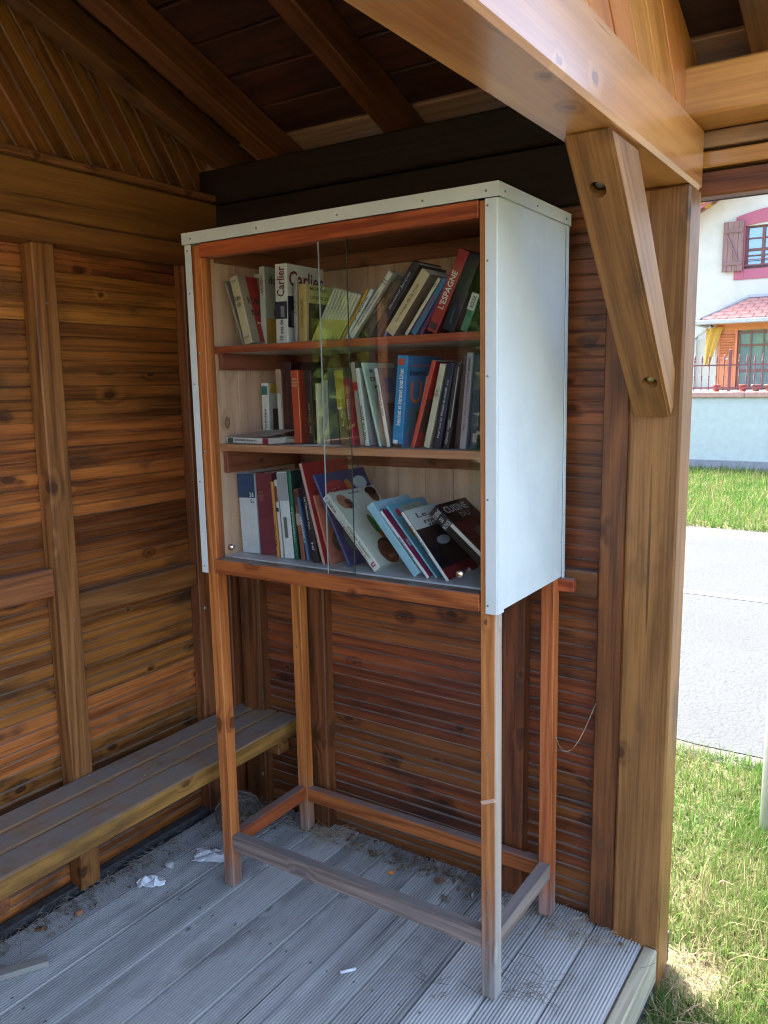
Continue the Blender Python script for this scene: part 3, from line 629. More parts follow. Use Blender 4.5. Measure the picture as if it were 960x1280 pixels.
def put(book, face, u, v, lw, lh, dims, content, color, direction='h', lift=.0007):
    """text ('str') or flat printed patch (None) on a face; u,v,lw,lh as fractions of the face"""
    t_, d_, h_ = dims
    if face == 's': org = Vector((u * t_, -lift - (.0012 if content else .0006), v * h_)); ax, ay, fw = Vector((1, 0, 0)), Vector((0, 0, 1)), t_
    else: org = Vector((t_ + lift * .6 + (.0003 if content else 0), u * d_, v * h_)); ax, ay, fw = Vector((0, 1, 0)), Vector((0, 0, 1)), d_
    if direction == 'up': tx, ty, a, b = ay, -ax, lw * h_, lh * fw
    elif direction == 'down': tx, ty, a, b = -ay, ax, lw * h_, lh * fw
    else: tx, ty, a, b = ax, ay, lw * fw, lh * h_
    mt = bmat(color)
    if content == '@o':
        key = ('disc', mt.name)
        if key not in _tx: _tx[key] = mesh('disc', [(.5 * math.cos(i * math.pi / 10), .5 * math.sin(i * math.pi / 10), 0) for i in range(20)], [tuple(range(20))], mt)
        me, nm = _tx[key], 'printed_patch'
    elif content:
        key = (content, mt.name)
        if key not in _tx: _tx[key] = text_mesh(content, mt)
        me, nm = _tx[key], 'title'
    else:
        key = ('patch', mt.name)
        if key not in _tx: _tx[key] = mesh('patch', [(-.5, -.5, 0), (.5, -.5, 0), (.5, .5, 0), (-.5, .5, 0)], [(0, 1, 2, 3)], mt)
        me, nm = _tx[key], 'printed_patch'
    m = axes(org, tx * a, ty * b, tx.cross(ty)); return link(nm, me, book, m)
def make_book(label, t_, h_, d_, spine, cover, mw, hard=False, art=()):
    bk = empty('book', (0, 0, 0), label, 'book', 'books in the glazed cabinet'); bk.matrix_basis = mw
    th = .0022 if hard else .0008; th = min(th, t_ * .2); r = min(.003, t_ * .25)
    # U shaped cover, spine at y=0
    out = [(0, d_), (0, r), (r * .3, r * .3), (r, 0), (t_ - r, 0), (t_ - r * .3, r * .3), (t_, r), (t_, d_)]
    inn = [(t_ - th, d_), (t_ - th, max(r, th)), (th, max(r, th)), (th, d_)]
    prof = out + inn; n = len(prof)
    v = [(a, b, 0) for a, b in prof] + [(a, b, h_) for a, b in prof]
    f = [(i, (i + 1) % n, n + (i + 1) % n, n + i) for i in range(n)]
    caps = [(0, 1, 10, 11), (1, 2, 3, 10), (3, 4, 9, 10), (4, 5, 6, 9), (6, 7, 8, 9)]
    for c_ in caps: f.append(tuple(reversed(c_))); f.append(tuple(i + n for i in c_))
    me = mesh('cover', v, f, bmat(cover)); me.materials.append(bmat(spine))
    for i, p in enumerate(me.polygons):
        if i in (2, 3, 4): p.material_index = 1
    bm = bmesh.new(); bm.from_mesh(me); bmesh.ops.recalc_face_normals(bm, faces=bm.faces); bm.to_mesh(me); bm.free()
    link('cover', me, bk)
    i_ = .003 if hard else .0006
    link('pages', cbox_mesh(t_ - 2 * th - .0004, d_ - max(r, th) - i_ - .0004, h_ - 2 * i_, M['paper'], 0), bk, Matrix.Translation((t_ / 2, (d_ + max(r, th) - i_) / 2, h_ / 2)))
    for a in art: put(bk, a[0], a[1], a[2], a[3], a[4], (t_, d_, h_), a[5], a[6], a[7] if len(a) > 7 else 'h')
    return bk
SH = {1: 1.7285, 2: 1.4415, 3: 1.0975}
WHT = (225, 225, 218); BLK = (30, 28, 30); CRM = (205, 190, 155)
def row(sf, label, x, t_, h_, lean, y, spine, cover=None, d_=None, hard=False, art=(), yaw=None):
    cover = cover or spine; th = R(lean); d_ = d_ or min(.155, h_ * .68); d_ = min(d_, .425 - y)
    z = SH[sf] + (t_ * math.sin(th) if th > 0 else 0) + .0004
    m = CM @ Matrix.Translation((x, y, z)) @ Matrix.Rotation(th, 4, 'Y') @ Matrix.Rotation(R(random.uniform(-.8, .8) if yaw is None else yaw), 4, 'Z')
    return make_book(label, t_, h_, d_, spine, cover, m, hard, art)
def S(txt, v=.5, L=.6, hh=.5, c=BLK, d='up'): return ('s', .5, v, L, hh, txt, c, d)
# top shelf
row(1, 'thin grey paperback leaning left, leftmost on the top shelf', .138, .007, .198, -19.2, .078, (150, 143, 135))
row(1, 'cream paperback with grey cover and red title band on the top shelf', .149, .0315, .200, -14.3, .075, (205, 192, 158), (165, 155, 138), art=(S('LE\nROMAN\nNOIR', .62, .55, .16, BLK, 'h') if 0 else ('s', .5, .63, .7, .16, 'ROMAN\nNOIR', BLK, 'h'), ('s', .5, .10, .6, .03, 'OSLET', BLK, 'h'), ('s', .5, .93, .5, .03, 'HENRI', (90, 80, 60), 'h'), ('c', .43, .5, .36, .98, None, (165, 32, 40)), ('c', .45, .63, .6, .1, 'ROMAN', BLK), ('c', .50, .45, .62, .1, 'NOIR', BLK), ('c', .42, .30, .25, .03, 'de la', WHT)))
row(1, 'white book standing behind the pale green one on the top shelf', .062, .040, .222, 1, .22, (215, 212, 205), d_=.15, art=(('s', .5, .9, .7, .06, 'ey', BLK, 'h'),))
row(1, 'pale green paperback with yellow foot left of the tall white book', .165, .021, .226, 0.2, .13, (190, 196, 188), (172, 182, 170), d_=.15, art=(S('LAURENT', .78, .22, .5, (130, 40, 50)), ('c', .42, .84, .6, .1, 'double', BLK), ('c', .55, .62, .4, .14, 'je', BLK), ('c', .5, .18, .98, .34, None, (200, 160, 60)), ('c', .35, .42, .18, .1, None, (40, 40, 40))))
row(1, 'tall white book lettered CARLIER in dark red on the top shelf', .260, .044, .218, 1.3, .085, (225, 225, 220), (222, 222, 216), d_=.17, art=(S('Carlier', .78, .38, .62, (110, 28, 34)), ('s', .5, .42, .98, .22, None, (35, 42, 66)), ('s', .62, .40, .3, .14, None, (205, 195, 190)), S('10 ans de', .17, .26, .34, (60, 60, 60)), ('c', .52, .82, .94, .2, 'Carlier', (110, 28, 34)), ('c', .5, .40, .98, .40, None, (32, 40, 60)), ('c', .3, .32, .4, .2, None, (150, 150, 160))))
row(1, 'slim grey paperback right of the tall white book, top shelf', .3215, .013, .162, 1.5, .09, (165, 158, 148), (170, 162, 150), d_=.135, art=(S('. . .', .6, .2, .4),))
row(1, 'tan yellow paperback with a painting on its cover, top shelf', .3385, .027, .158, 1.7, .09, (196, 164, 100), (206, 190, 130), d_=.12, art=(S('CONDORCET', .5, .5, .35, (120, 90, 40)), ('c', .45, .93, .6, .06, 'MORALE', (60, 50, 30)), ('c', .5, .78, .7, .06, 'CONDORCET', (60, 50, 30)), ('c', .5, .36, .8, .64, None, (88, 80, 45)), ('c', .5, .62, .8, .12, None, (70, 50, 60)), ('c', .35, .25, .3, .35, None, (150, 140, 70))))
nm = ['first', 'second', 'third', 'fourth', 'fifth', 'sixth', 'seventh', 'eighth', 'ninth']
for i in range(9):
    o = row(1, nm[i] + ' from the left of the nine thin white and yellow booklets leaning right', .389 + i * .0107, .0082, .155 - .0024 * i, 30.4 + .38 * i, .085, (212, 208, 190), (205, 198, 160), d_=.11, art=(S('collection', .72, .35, .45, (150, 145, 120)), ('s', .5, .22, .98, .42, None, (196, 188, 90))))
row(1, 'thin orange and yellow paperback right of the white and yellow booklets', .489, .0075, .153, 35, .085, (205, 150, 50), (190, 140, 40), art=(S('roman', .6, .3, .5, (120, 50, 20)),))
row(1, 'thin white paperback with blue marks next to the orange one', .5005, .0105, .150, 35.6, .085, (205, 212, 214), art=(S('7  livre', .6, .5, .5, (40, 70, 110)),))
row(1, 'thick cream paperback with ringed spine leaning high on the top shelf', .519, .0155, .204, 39.5, .08, (208, 203, 188), (170, 160, 142), art=(('s', .5, .88, .98, .012, None, (90, 70, 60)), ('s', .5, .84, .98, .012, None, (90, 70, 60)), S('Pierre Clostermann', .45, .5, .42, (90, 90, 90))))
row(1, 'dark brown book leaning right of the ringed cream one', .541, .013, .170, 40, .09, (62, 38, 28), art=(S('Mémoires', .6, .3, .4, (160, 140, 100)),))
row(1, 'olive brown book leaning between dark books on the top shelf', .5625, .0215, .166, 38.1, .085, (92, 76, 52), (70, 56, 40), art=(S('Histoire', .6, .4, .4, (120, 100, 70)),))
row(1, 'tall black book leaning, highest of the dark ones on the top shelf', .594, .024, .214, 36.5, .08, (26, 27, 38), (24, 25, 34), hard=True, art=(S('Monsieur Jacques', .62, .5, .4, (150, 150, 160)),))
row(1, 'thin blue paperback pressed against the thick cream book', .629, .0055, .182, 37.4, .08, (70, 110, 160))
row(1, 'thick cream paperback leaning in the middle of the dark books', .639, .029, .184, 37.5, .075, (200, 180, 142), (110, 96, 78), art=(S('Le roman de la rose', .5, .6, .3, (140, 110, 70)),))
row(1, 'thin cream paperback leaning beside the turquoise one', .693, .010, .166, 37.3, .08, (205, 195, 165), (60, 60, 70), art=(S('12', .88, .06, .5),))
row(1, 'turquoise blue paperback leaning on the top shelf', .709, .016, .158, 36, .085, (40, 105, 140), (36, 90, 125), art=(S('voyage', .5, .4, .3, (180, 60, 90)),))
row(1, 'slim purple paperback under the red book on the top shelf', .733, .011, .145, 34, .085, (95, 40, 90), (90, 40, 80))
row(1, 'large red book lettered ESPAGNE down its spine', .762, .030, .210, 26.7, .075, (158, 42, 38), (110, 30, 32), hard=True, art=(S("L'ESPAGNE", .52, .46, .55, (225, 215, 200)), ('s', .5, .07, .7, .08, None, (60, 40, 50))))
row(1, 'thick black hardback right of the red one on the top shelf', .8025, .036, .193, 23.3, .08, (22, 26, 36), (20, 22, 30), hard=True, art=(S('guide', .2, .2, .25, (70, 100, 140)),))
row(1, 'short green and white paperback, rightmost on the top shelf', .851, .021, .094, 22, .085, (40, 120, 82), (46, 110, 80), d_=.08, art=(('s', .5, .78, .98, .44, None, (205, 210, 205)), S('ROULE', .78, .3, .5, BLK)))
# middle shelf
row(2, 'small white paperback with green square in the back of the middle shelf', .075, .030, .178, 0.2, .22, (222, 222, 214), (200, 205, 200), d_=.12, art=(('s', .5, .87, .8, .15, None, (20, 110, 100)), ('c', .3, .9, .45, .16, None, (215, 175, 40)), ('c', .5, .35, .7, .4, None, (60, 50, 45)), ('c', .55, .4, .25, .15, None, (200, 140, 110)), ('c', .75, .8, .35, .3, None, (60, 120, 100)), S('Poésies', .35, .4, .3, (90, 60, 60))))
row(2, 'beige paperback with a white tongue shape on its spine', .159, .022, .218, -1.5, .2, (178, 150, 128), (150, 120, 100), art=(('s', .5, .36, .6, .6, None, (215, 215, 212)),))
row(2, 'tall dark maroon book behind the orange one', .189, .034, .238, 0.2, .19, (62, 24, 32), (58, 22, 30), hard=True, art=(S('Larousse', .5, .5, .3, (110, 60, 60)),))
row(2, 'orange book with cream lines left of the black one on the middle shelf', .284, .029, .211, -1.4, .12, (200, 78, 44), (180, 66, 40), art=(('s', .94, .5, .06, .96, None, (225, 190, 150)), ('s', .5, .84, .6, .12, 'AAAA\nAAAA\nAAAA', (225, 200, 160), 'h')))
row(2, 'black book with a white S on its cover, middle shelf', .337, .024, .210, -2.1, .12, (34, 30, 26), (40, 36, 30), art=(S('la nuit', .35, .4, .3, (150, 130, 70)), ('c', .35, .68, .2, .14, 'S', (215, 205, 160))))
row(2, 'slim cream booklet in front of the black book, middle shelf', .384, .009, .172, -0.3, .1, (200, 194, 160))
row(2, 'grey paperback left of the navy one near the glass overlap', .3985, .022, .180, -0.5, .11, (150, 146, 140), (140, 136, 130))
row(2, 'navy blue book behind the glass overlap on the middle shelf', .4235, .031, .213, -0.9, .11, (58, 60, 76), (48, 50, 66))
row(2, 'brown and yellow book behind the glass overlap on the middle shelf', .4675, .030, .213, -4.4, .1, (110, 88, 70), (104, 80, 66), art=(('s', .5, .72, .98, .5, None, (172, 150, 50)), S('L. A. Meyer', .5, .5, .3, (220, 200, 120))))
row(2, 'thin crimson paperback right of the glass overlap', .5085, .012, .185, -6.4, .09, (168, 34, 58), art=(S('romans', .55, .3, .4, (230, 210, 210)),))
row(2, 'beige paperback with red band leaning left on the middle shelf', .5255, .016, .228, -7.0, .11, (176, 164, 145), (90, 80, 74), art=(('s', .5, .71, .98, .1, None, (168, 34, 44)),))
row(2, 'white paperback with a pencil sketch cover, middle shelf', .556, .014, .211, -7.5, .09, (212, 214, 206), (166, 168, 170), art=(S('VIE DE JESUS', .3, .45, .45, BLK), ('c', .5, .3, .7, .4, None, (132, 134, 138)), ('c', .45, .33, .4, .25, None, (190, 192, 194)), ('c', .4, .75, .5, .25, None, (50, 52, 50))))
row(2, 'pale green thin book with a black bird on its cover', .601, .007, .229, -13.4, .09, (196, 212, 196), (190, 208, 190), art=(('c', .4, .90, .5, .045, 'MON PAYS', BLK), ('c', .42, .80, .6, .05, 'EST UNE', BLK), ('c', .45, .71, .5, .05, 'MAISON', BLK), ('c', .4, .62, .3, .03, 'roman', BLK), ('c', .5, .38, .4, .05, None, BLK), ('c', .42, .42, .12, .08, None, BLK)))
row(2, 'white spined paperback with dark cover left of the bright blue book', .629, .0125, .210, -10.0, .085, (212, 215, 208), (92, 98, 106), art=(S('les oiseaux', .6, .4, .4, (50, 80, 120)), ('c', .3, .78, .3, .2, None, (40, 70, 120)), ('c', .35, .4, .45, .3, None, (30, 32, 36))))
row(2, 'bright blue computer manual about Internet and Linux, middle shelf', .645, .033, .238, 5.6, .085, (24, 132, 190), (22, 118, 176), d_=.17, art=(S('Internet et intranet sous Linux', .55, .62, .42, (230, 238, 240)), ('s', .45, .93, .55, .07, None, (190, 70, 40)), ('s', .35, .05, .4, .05, None, (230, 230, 230)), ('s', .5, .02, .98, .035, None, BLK), ('c', .40, .90, .6, .03, 'Administration', (200, 90, 60)), ('c', .34, .82, .5, .07, 'Internet', BLK), ('c', .30, .60, .34, .24, 'U', (215, 105, 50)), ('c', .4, .3, .6, .3, None, (60, 120, 140)), ('c', .45, .33, .2, .12, None, BLK)))
row(2, 'thin grey paperback between the bright blue and red books', .688, .006, .190, 14, .12, (160, 155, 150))
row(2, 'red spined book with a dark red banded cover, middle shelf', .706, .0135, .230, 16.9, .08, (196, 70, 54), (60, 48, 50), art=(('c', .5, .78, .99, .42, None, (160, 26, 30)), ('c', .5, .09, .99, .17, None, (150, 26, 40))))
row(2, 'cream book leaning right of the red spined one', .742, .018, .217, 13.7, .085, (200, 194, 170), (150, 140, 120), art=(('s', .5, .66, .7, .09, 'OLIE\nHATIER', (120, 110, 80), 'h'),))
row(2, 'navy book with white lettering leaning on the middle shelf', .7705, .022, .216, 11.5, .085, (38, 42, 62), (34, 38, 56), art=(S('Pour tous les Vincent du monde', .42, .6, .28, (200, 200, 210)), ('s', .6, .78, .2, .06, '12', (200, 200, 210))))
row(2, 'black paperback with white edge stripe, middle shelf', .800, .017, .217, 9.5, .085, (44, 40, 44), (40, 36, 40), art=(('s', .8, .6, .14, .7, None, (190, 188, 186)), S('Quai noir', .2, .3, .4, (180, 180, 180))))
row(2, 'dark brown hardback leaning behind the grey one, middle shelf', .8225, .0215, .230, 7.4, .1, (58, 36, 40), (54, 34, 38), hard=True)
row(2, 'grey book with red title running up the spine, middle shelf', .849, .0185, .238, 5.7, .08, (150, 148, 156), (130, 128, 136), art=(S('Mais qui est-ce qui a ouvert la fête', .5, .6, .36, (150, 40, 60)), S('auteur', .88, .14, .3, BLK)))
row(2, 'navy hardback, rightmost on the middle shelf', .8715, .022, .234, 3.6, .09, (48, 58, 88), (44, 52, 80), hard=True)
# bottom shelf, standing
row(3, 'thick book with blue head and white spine, leftmost on the bottom shelf', .069, .069, .247, -2.0, .11, (208, 212, 214), (200, 204, 206), hard=True, art=(('s', .5, .85, .998, .30, None, (28, 70, 108)), ('s', .8, .74, .25, .06, '36', WHT, 'h'), ('s', .8, .66, .22, .05, 'Ga', (90, 90, 100), 'h')))
row(3, 'thick maroon cloth book on the bottom shelf', .1435, .063, .252, -2.0, .11, (112, 44, 58), (92, 36, 48), hard=True, art=(('s', .3, .72, .4, .12, 'PETIT\nROBERT\nNOMS', (150, 100, 100), 'h'),))
row(3, 'thin orange paperback right of the maroon book', .216, .011, .229, -3.5, .1, (206, 140, 66), art=(S('lire', .3, .3, .4, (90, 50, 20)),))
row(3, 'thin white booklet with red specks on the bottom shelf', .2315, .011, .236, -3.8, .1, (216, 212, 208), (190, 180, 175), art=(('s', .5, .82, .9, .2, None, (130, 50, 60)), ('s', .5, .62, .9, .05, None, (50, 50, 60))))
row(3, 'white and grey thick paperback with a grey label, bottom shelf', .247, .038, .260, -4.2, .1, (222, 226, 226), (60, 100, 86), art=(('s', .5, .83, .98, .32, None, (160, 165, 165)), ('s', .45, .36, .34, .24, None, (100, 104, 106))))
row(3, 'dark green slim book on the bottom shelf', .288, .012, .264, -4.2, .1, (24, 112, 88), (30, 60, 56), art=(S('méthode', .4, .4, .4, (180, 210, 200)),))
row(3, 'short paperback with a collage spine right of the green book', .309, .017, .212, -5.4, .1, (150, 92, 70), (110, 70, 72), art=(('s', .5, .88, .98, .2, None, (90, 60, 60)), ('s', .5, .58, .98, .16, None, (170, 160, 150))))
row(3, 'thin blue paperback leaning before the black one, bottom shelf', .336, .010, .190, -9.5, .095, (80, 112, 150), (60, 84, 120), art=(S('roman', .5, .4, .5, WHT),))
row(3, 'black paperback with white title, bottom shelf', .3635, .021, .236, -9.8, .09, (34, 33, 40), (30, 30, 36), art=(S('Les Tribulations d\'une', .62, .4, .35, (205, 205, 210), 'down'), S('JH', .2, .1, .4, (205, 205, 210))))
row(3, 'large red album leaning left on the bottom shelf', .408, .011, .298, -14.4, .075, (196, 160, 150), (158, 24, 36), d_=.22, hard=True)
row(3, 'small coral album with a flower in front of the red album', .4255, .006, .205, -15.5, .088, (200, 120, 100), (214, 120, 96), d_=.12, art=(('c', .5, .3, .5, .3, '@o', (110, 90, 84)), ('c', .4, .62, .35, .2, '@o', (120, 140, 150)), ('c', .48, .3, .2, .13, '@o', (190, 170, 150))))
row(3, 'blue children album with stars and speech bubbles leaning on the red one', .4925, .008, .282, -25.0, .085, (70, 84, 140), (48, 62, 120), d_=.25, hard=True, art=(('c', .30, .80, .45, .22, '@o', (176, 42, 56)), ('c', .30, .80, .32, .07, 'au lit\nles petits', (230, 220, 200)), ('c', .80, .84, .28, .15, '@o', (206, 214, 224)), ('c', .55, .80, .14, .2, '@o', (196, 130, 50)), ('c', .25, .3, .3, .3, '@o', (90, 130, 120))))
row(3, 'large white pop-up book about the human body leaning on the bottom shelf', .590, .026, .258, -41.5, .07, (222, 220, 212), (214, 214, 198), d_=.23, hard=True, art=(('s', .62, .36, .42, .42, 'Corps humain', (60, 130, 70), 'down'), ('s', .25, .42, .50, .26, 'Le grand livre animé du', (150, 40, 60), 'down'), S('n', .07, .05, .5, (170, 30, 60)), S('G. Delafosse', .88, .2, .4, (70, 60, 60), 'down'),
    ('c', .18, .86, .22, .2, '@o', (186, 120, 90)), ('c', .26, .82, .16, .14, '@o', (40, 32, 34)), ('c', .86, .88, .2, .22, '@o', (120, 64, 44)), ('c', .86, .93, .24, .12, '@o', (40, 30, 32)), ('c', .45, .5, .12, .28, '@o', (40, 130, 60)), ('c', .5, .36, .14, .12, '@o', (214, 90, 40)), ('c', .35, .14, .34, .3, '@o', (130, 66, 46)), ('c', .42, .22, .38, .2, '@o', (36, 28, 30)), ('c', .36, .08, .12, .05, '@o', (225, 220, 215)), ('c', .5, .95, .24, .02, 'auteur', BLK)))
row(3, 'pale blue hardback leaning right of the human body book', .716, .024, .232, -39.5, .07, (150, 196, 214), (160, 204, 218), d_=.19, hard=True, art=(('c', .12, .84, .1, .1, 'll', (60, 80, 90)),))
row(3, 'white booklet with a purple back leaning on the pale blue hardback', .757, .010, .222, -41.0, .07, (222, 226, 232), (140, 36, 84), d_=.16, art=(S('Pulcherie', .45, .3, .45, (130, 40, 80), 'down'), ('c', .30, .5, .1, .5, 'Bribes et autres', (225, 200, 210), 'down')))
row(3, 'sky blue children book with yellow title leaning on the bottom shelf', .775, .006, .238, -40.0, .085, (120, 180, 200), (92, 168, 194), d_=.19, art=(('c', .55, .90, .6, .11, 'JOUONS', (216, 180, 50)), ('c', .5, .76, .6, .1, 'A L\'ECOLE', (216, 180, 50)), ('c', .15, .88, .1, .1, None, (196, 50, 60)), ('c', .2, .6, .2, .2, '@o', (210, 150, 60))))
row(3, 'white spined book with moonlit black cover and dark red foot', .818, .010, .218, -38.5, .065, (222, 224, 224), (20, 22, 30), d_=.17, art=(('c', .5, .86, .99, .28, None, (205, 208, 205)), ('c', .4, .90, .3, .07, 'Le', BLK), ('c', .5, .80, .3, .06, 'roi', BLK), ('c', .6, .74, .4, .05, 'vent', BLK), ('c', .55, .50, .4, .12, '@o', (150, 156, 162)), ('c', .5, .08, .99, .16, None, (120, 34, 42)), S('le roi vent', .6, .4, .4, BLK, 'down')))
def laid(label, loc, rx, ry, rz_, dims, spine, cover, **k):
    m = CM @ Matrix.Translation(loc) @ Matrix.Rotation(R(rz_), 4, 'Z') @ Matrix.Rotation(R(ry), 4, 'Y') @ Matrix.Rotation(R(rx), 4, 'X')
    return make_book(label, *dims, spine, cover, m, **k)
# two books lying on the leaning pile at the right
laid('thick black cookbook lettered CUISINE lying on the leaning books', (.910, .14, 1.102), 0, -50, 0, (.035, .243, .17), (22, 22, 26), (20, 20, 24), hard=True, art=(('c', .45, .90, .74, .10, 'CUISINE', (200, 200, 200)), ('c', .55, .79, .3, .07, 'DU', (170, 170, 170)), ('s', .5, .84, .8, .22, 'CUISINE\nDU\nMONDE', (190, 190, 190), 'h'), ('c', .10, .97, .2, .02, 'LA', (150, 60, 50))))
laid('maroon book with white page edges on top of the black cookbook', (.9290, .10, 1.1385), 0, -50, 0, (.012, .155, .17), (214, 210, 204), (86, 30, 40), art=(('c', .55, .62, .4, .36, '@o', (120, 110, 110)),))
# books lying flat at the left of the middle shelf
laid('white paperback lying flat with lifted cover on the middle shelf', (.060, .072, 1.4605), 0, 90, -4, (.018, .185, .125), (218, 218, 214), (176, 170, 166), art=(('s', .5, .90, .9, .13, None, (150, 40, 70)), S('Le livre du dictionnaire', .45, .5, .4, (70, 70, 80), 'down'), ('s', .5, .10, .8, .13, None, (40, 80, 70))))
laid('beige paperback lying flat right of the white lying book', (.235, .12, 1.4565), 0, 90, 8, (.014, .07, .11), (170, 150, 130), (90, 90, 70))
lf = mesh('lifted_cover', [(0, 0, 0), (.17, 0, .004), (.19, .125, .020), (.02, .12, .012), (0, 0, .0008), (.17, 0, .0048), (.19, .125, .0208), (.02, .12, .0128)], [(3, 2, 1, 0), (4, 5, 6, 7), (0, 1, 5, 4), (1, 2, 6, 5), (2, 3, 7, 6), (3, 0, 4, 7)], bmat((172, 164, 160)))
o = link('loose_cover_sheet', lf, None, CM @ Matrix.Translation((.066, .075, 1.4612)) @ Matrix.Rotation(R(-4), 4, 'Z')); tag(o, 'grey paper cover lifted above the white lying book', 'paper')
lf = cbox_mesh(.15, .03, .0012, M['paper_white'], 0); o = link('paper_slip', lf, None, CM @ Matrix.Translation((.40, .078, 1.4424)) @ Matrix.Rotation(R(2), 4, 'Z')); tag(o, 'flat white paper slip on the front of the middle shelf', 'paper')

# ------------------------------------------------------------------ litter on the deck
def crumple(name, loc, sx, sy, hz, mat, label, cat, seed, rot=0, grp=None):
    rnd = random.Random(seed); n = 7; v = []
    for j in range(n):
        for i in range(n):
            edge = (i in (0, n - 1)) + (j in (0, n - 1)); jx = rnd.uniform(-.4, .4) / n
            v.append(((i / (n - 1) - .5 + jx) * sx, (j / (n - 1) - .5 + rnd.uniform(-.5, .5) / n) * sy, abs(rnd.gauss(0, hz)) * (1 if not edge else .4) + .0006))
    f = [(j * n + i, j * n + i + 1, (j + 1) * n + i + 1, (j + 1) * n + i) for j in range(n - 1) for i in range(n - 1)]
    o = link(name, mesh(name, v, f, mat), None, Matrix.Translation(loc) @ Matrix.Rotation(rot, 4, 'Z')); tag(o, label, cat, grp); return o
crumple('paper_scrap', (-.135, .108, 0), .135, .075, .009, M['paper_white'], 'larger torn white paper scrap on the deck beside the cabinet leg', 'litter', 3, .5)
crumple('paper_scrap', (-.198, -.115, 0), .085, .055, .013, M['paper_white'], 'small crumpled white paper scrap beside the wall stud', 'litter', 5, .9)
crumple('orange_wrapper', (.44, .352, 0), .02, .015, .005, M['leaf_orange'], 'tiny orange wrapper in the litter under the bookcase', 'litter', 8)
def rock(name, loc, r, mat, label, seed, cat='stone'):
    rnd = random.Random(seed); bm = bmesh.new(); bmesh.ops.create_icosphere(bm, subdivisions=2, radius=r)
    for v_ in bm.verts: v_.co *= rnd.uniform(.8, 1.12); v_.co.z *= .6
    mz = min(v_.co.z for v_ in bm.verts)
    for v_ in bm.verts: v_.co.z -= mz
    me = bpy.data.meshes.new(name); bm.to_mesh(me); bm.free(); me.materials.append(mat); tag(link(name, me, None, Matrix.Translation(loc)), label, cat)
rock('pebble', (-.215, -.02, 0), .018, M['stone'], 'pale round pebble on the deck between the paper scraps', 2)
rock('brick_chip', (-.262, -.345, 0), .013, plain('brick_chip', (.42, .19, .10), .9), 'small orange brick chip by the foot of the wall', 6, 'chip')
rock('brick_chip', (-.285, -.62, 0), .022, plain('brick_chip_dark', (.26, .11, .06), .9), 'dark red brick chip at the far left floor edge', 9, 'chip')
o = link('wood_offcut', cbox_mesh(.16, .035, .018, M['offcut'], .003), None, Matrix.Translation((-.19, -.595, .009)) @ Matrix.Rotation(R(60), 4, 'Z')); tag(o, 'grey weathered wood offcut lying on the deck at lower left', 'wood offcut')
o = link('cigarette_end', cyl_mesh('cigarette_end', .0045, .0045, .045, M['paper_white'], 10), None, Matrix.Translation((.575, -.115, .0048)) @ Matrix.Rotation(R(52), 4, 'Z') @ Matrix.Rotation(R(90), 4, 'Y')); tag(o, 'white cigarette end lying across the deck boards in front', 'cigarette')
def straws(name, n, ctr, spr, L, mat, label, r=.0007, up=.25, cat='straw', ball=None, seed=1):
    rnd = random.Random(seed); v = []; f = []
    for k in range(n):
        if ball:
            a = Vector((rnd.gauss(0, 1), rnd.gauss(0, 1), rnd.gauss(0, 1))).normalized(); b = Vector((rnd.gauss(0, 1), rnd.gauss(0, 1), rnd.gauss(0, 1))); b = (b - a * b.dot(a)).normalized()
            rad = ball * rnd.uniform(.75, 1.05); sp = rnd.uniform(.6, 2.2); pts = [Vector(ctr) + Vector((1, 1, .85)) * 0 + Vector(((a * math.cos(q_) + b * math.sin(q_)).x * rad, (a * math.cos(q_) + b * math.sin(q_)).y * rad, (a * math.cos(q_) + b * math.sin(q_)).z * rad * .8)) for q_ in [sp * i / 7 for i in range(8)]]
        else:
            p = Vector((ctr[0] + rnd.gauss(0, spr[0]), ctr[1] + rnd.gauss(0, spr[1]), ctr[2] + abs(rnd.gauss(0, .006)) + .001)); an = rnd.uniform(0, 6.28); l_ = L * rnd.uniform(.4, 1.2); tilt = abs(rnd.gauss(0, up)); cv = rnd.uniform(-1.2, 1.2); pts = []
            for i in range(5): pts.append(p.copy()); p = p + Vector((math.cos(an) * math.cos(tilt), math.sin(an) * math.cos(tilt), math.sin(tilt))) * l_ / 4; an += cv / 4; tilt *= .5
        for i, p in enumerate(pts):
            d_ = (pts[min(i + 1, len(pts) - 1)] - pts[max(0, i - 1)]).normalized(); s_ = d_.cross(Vector((0, 0, 1))); s_ = (s_.normalized() if s_.length > 1e-4 else Vector((1, 0, 0))) * r; u_ = d_.cross(s_).normalized() * r
            v += [p + s_, p - s_ * .5 + u_, p - s_ * .5 - u_]
        b0 = len(v) - len(pts) * 3
        for i in range(len(pts) - 1):
            for j in range(3): f.append((b0 + i * 3 + j, b0 + i * 3 + (j + 1) % 3, b0 + i * 3 + 3 + (j + 1) % 3, b0 + i * 3 + 3 + j))
    o = link(name, mesh(name, v, f, mat)); stuff(o, label, cat); return o
o = straws('dry_tumbleweed', 260, (-.175, .275, .075), None, .1, M['straw_grey'], 'x', .0010, ball=.085, seed=4); del o['kind']; tag(o, 'grey ball of tangled dry stems under the bench end', 'tumbleweed')
straws('straw_litter', 120, (.12, .42, 0), (.06, .03), .07, M['straw'], 'dry straw litter heaped by the rear left cabinet leg', seed=11, up=.5)
straws('straw_litter', 330, (.55, .44, 0), (.24, .028), .05, M['straw_grey'], 'thin straw litter along the foot of the back wall', seed=12)
straws('straw_litter', 120, (1.03, .40, 0), (.10, .04), .05, M['straw'], 'dry straw litter by the foot of the corner post', seed=13)
straws('straw_litter', 70, (1.02, .12, 0), (.05, .05), .05, M['straw_grey'], 'thin straw scattered on the deck right of the front leg', seed=14)
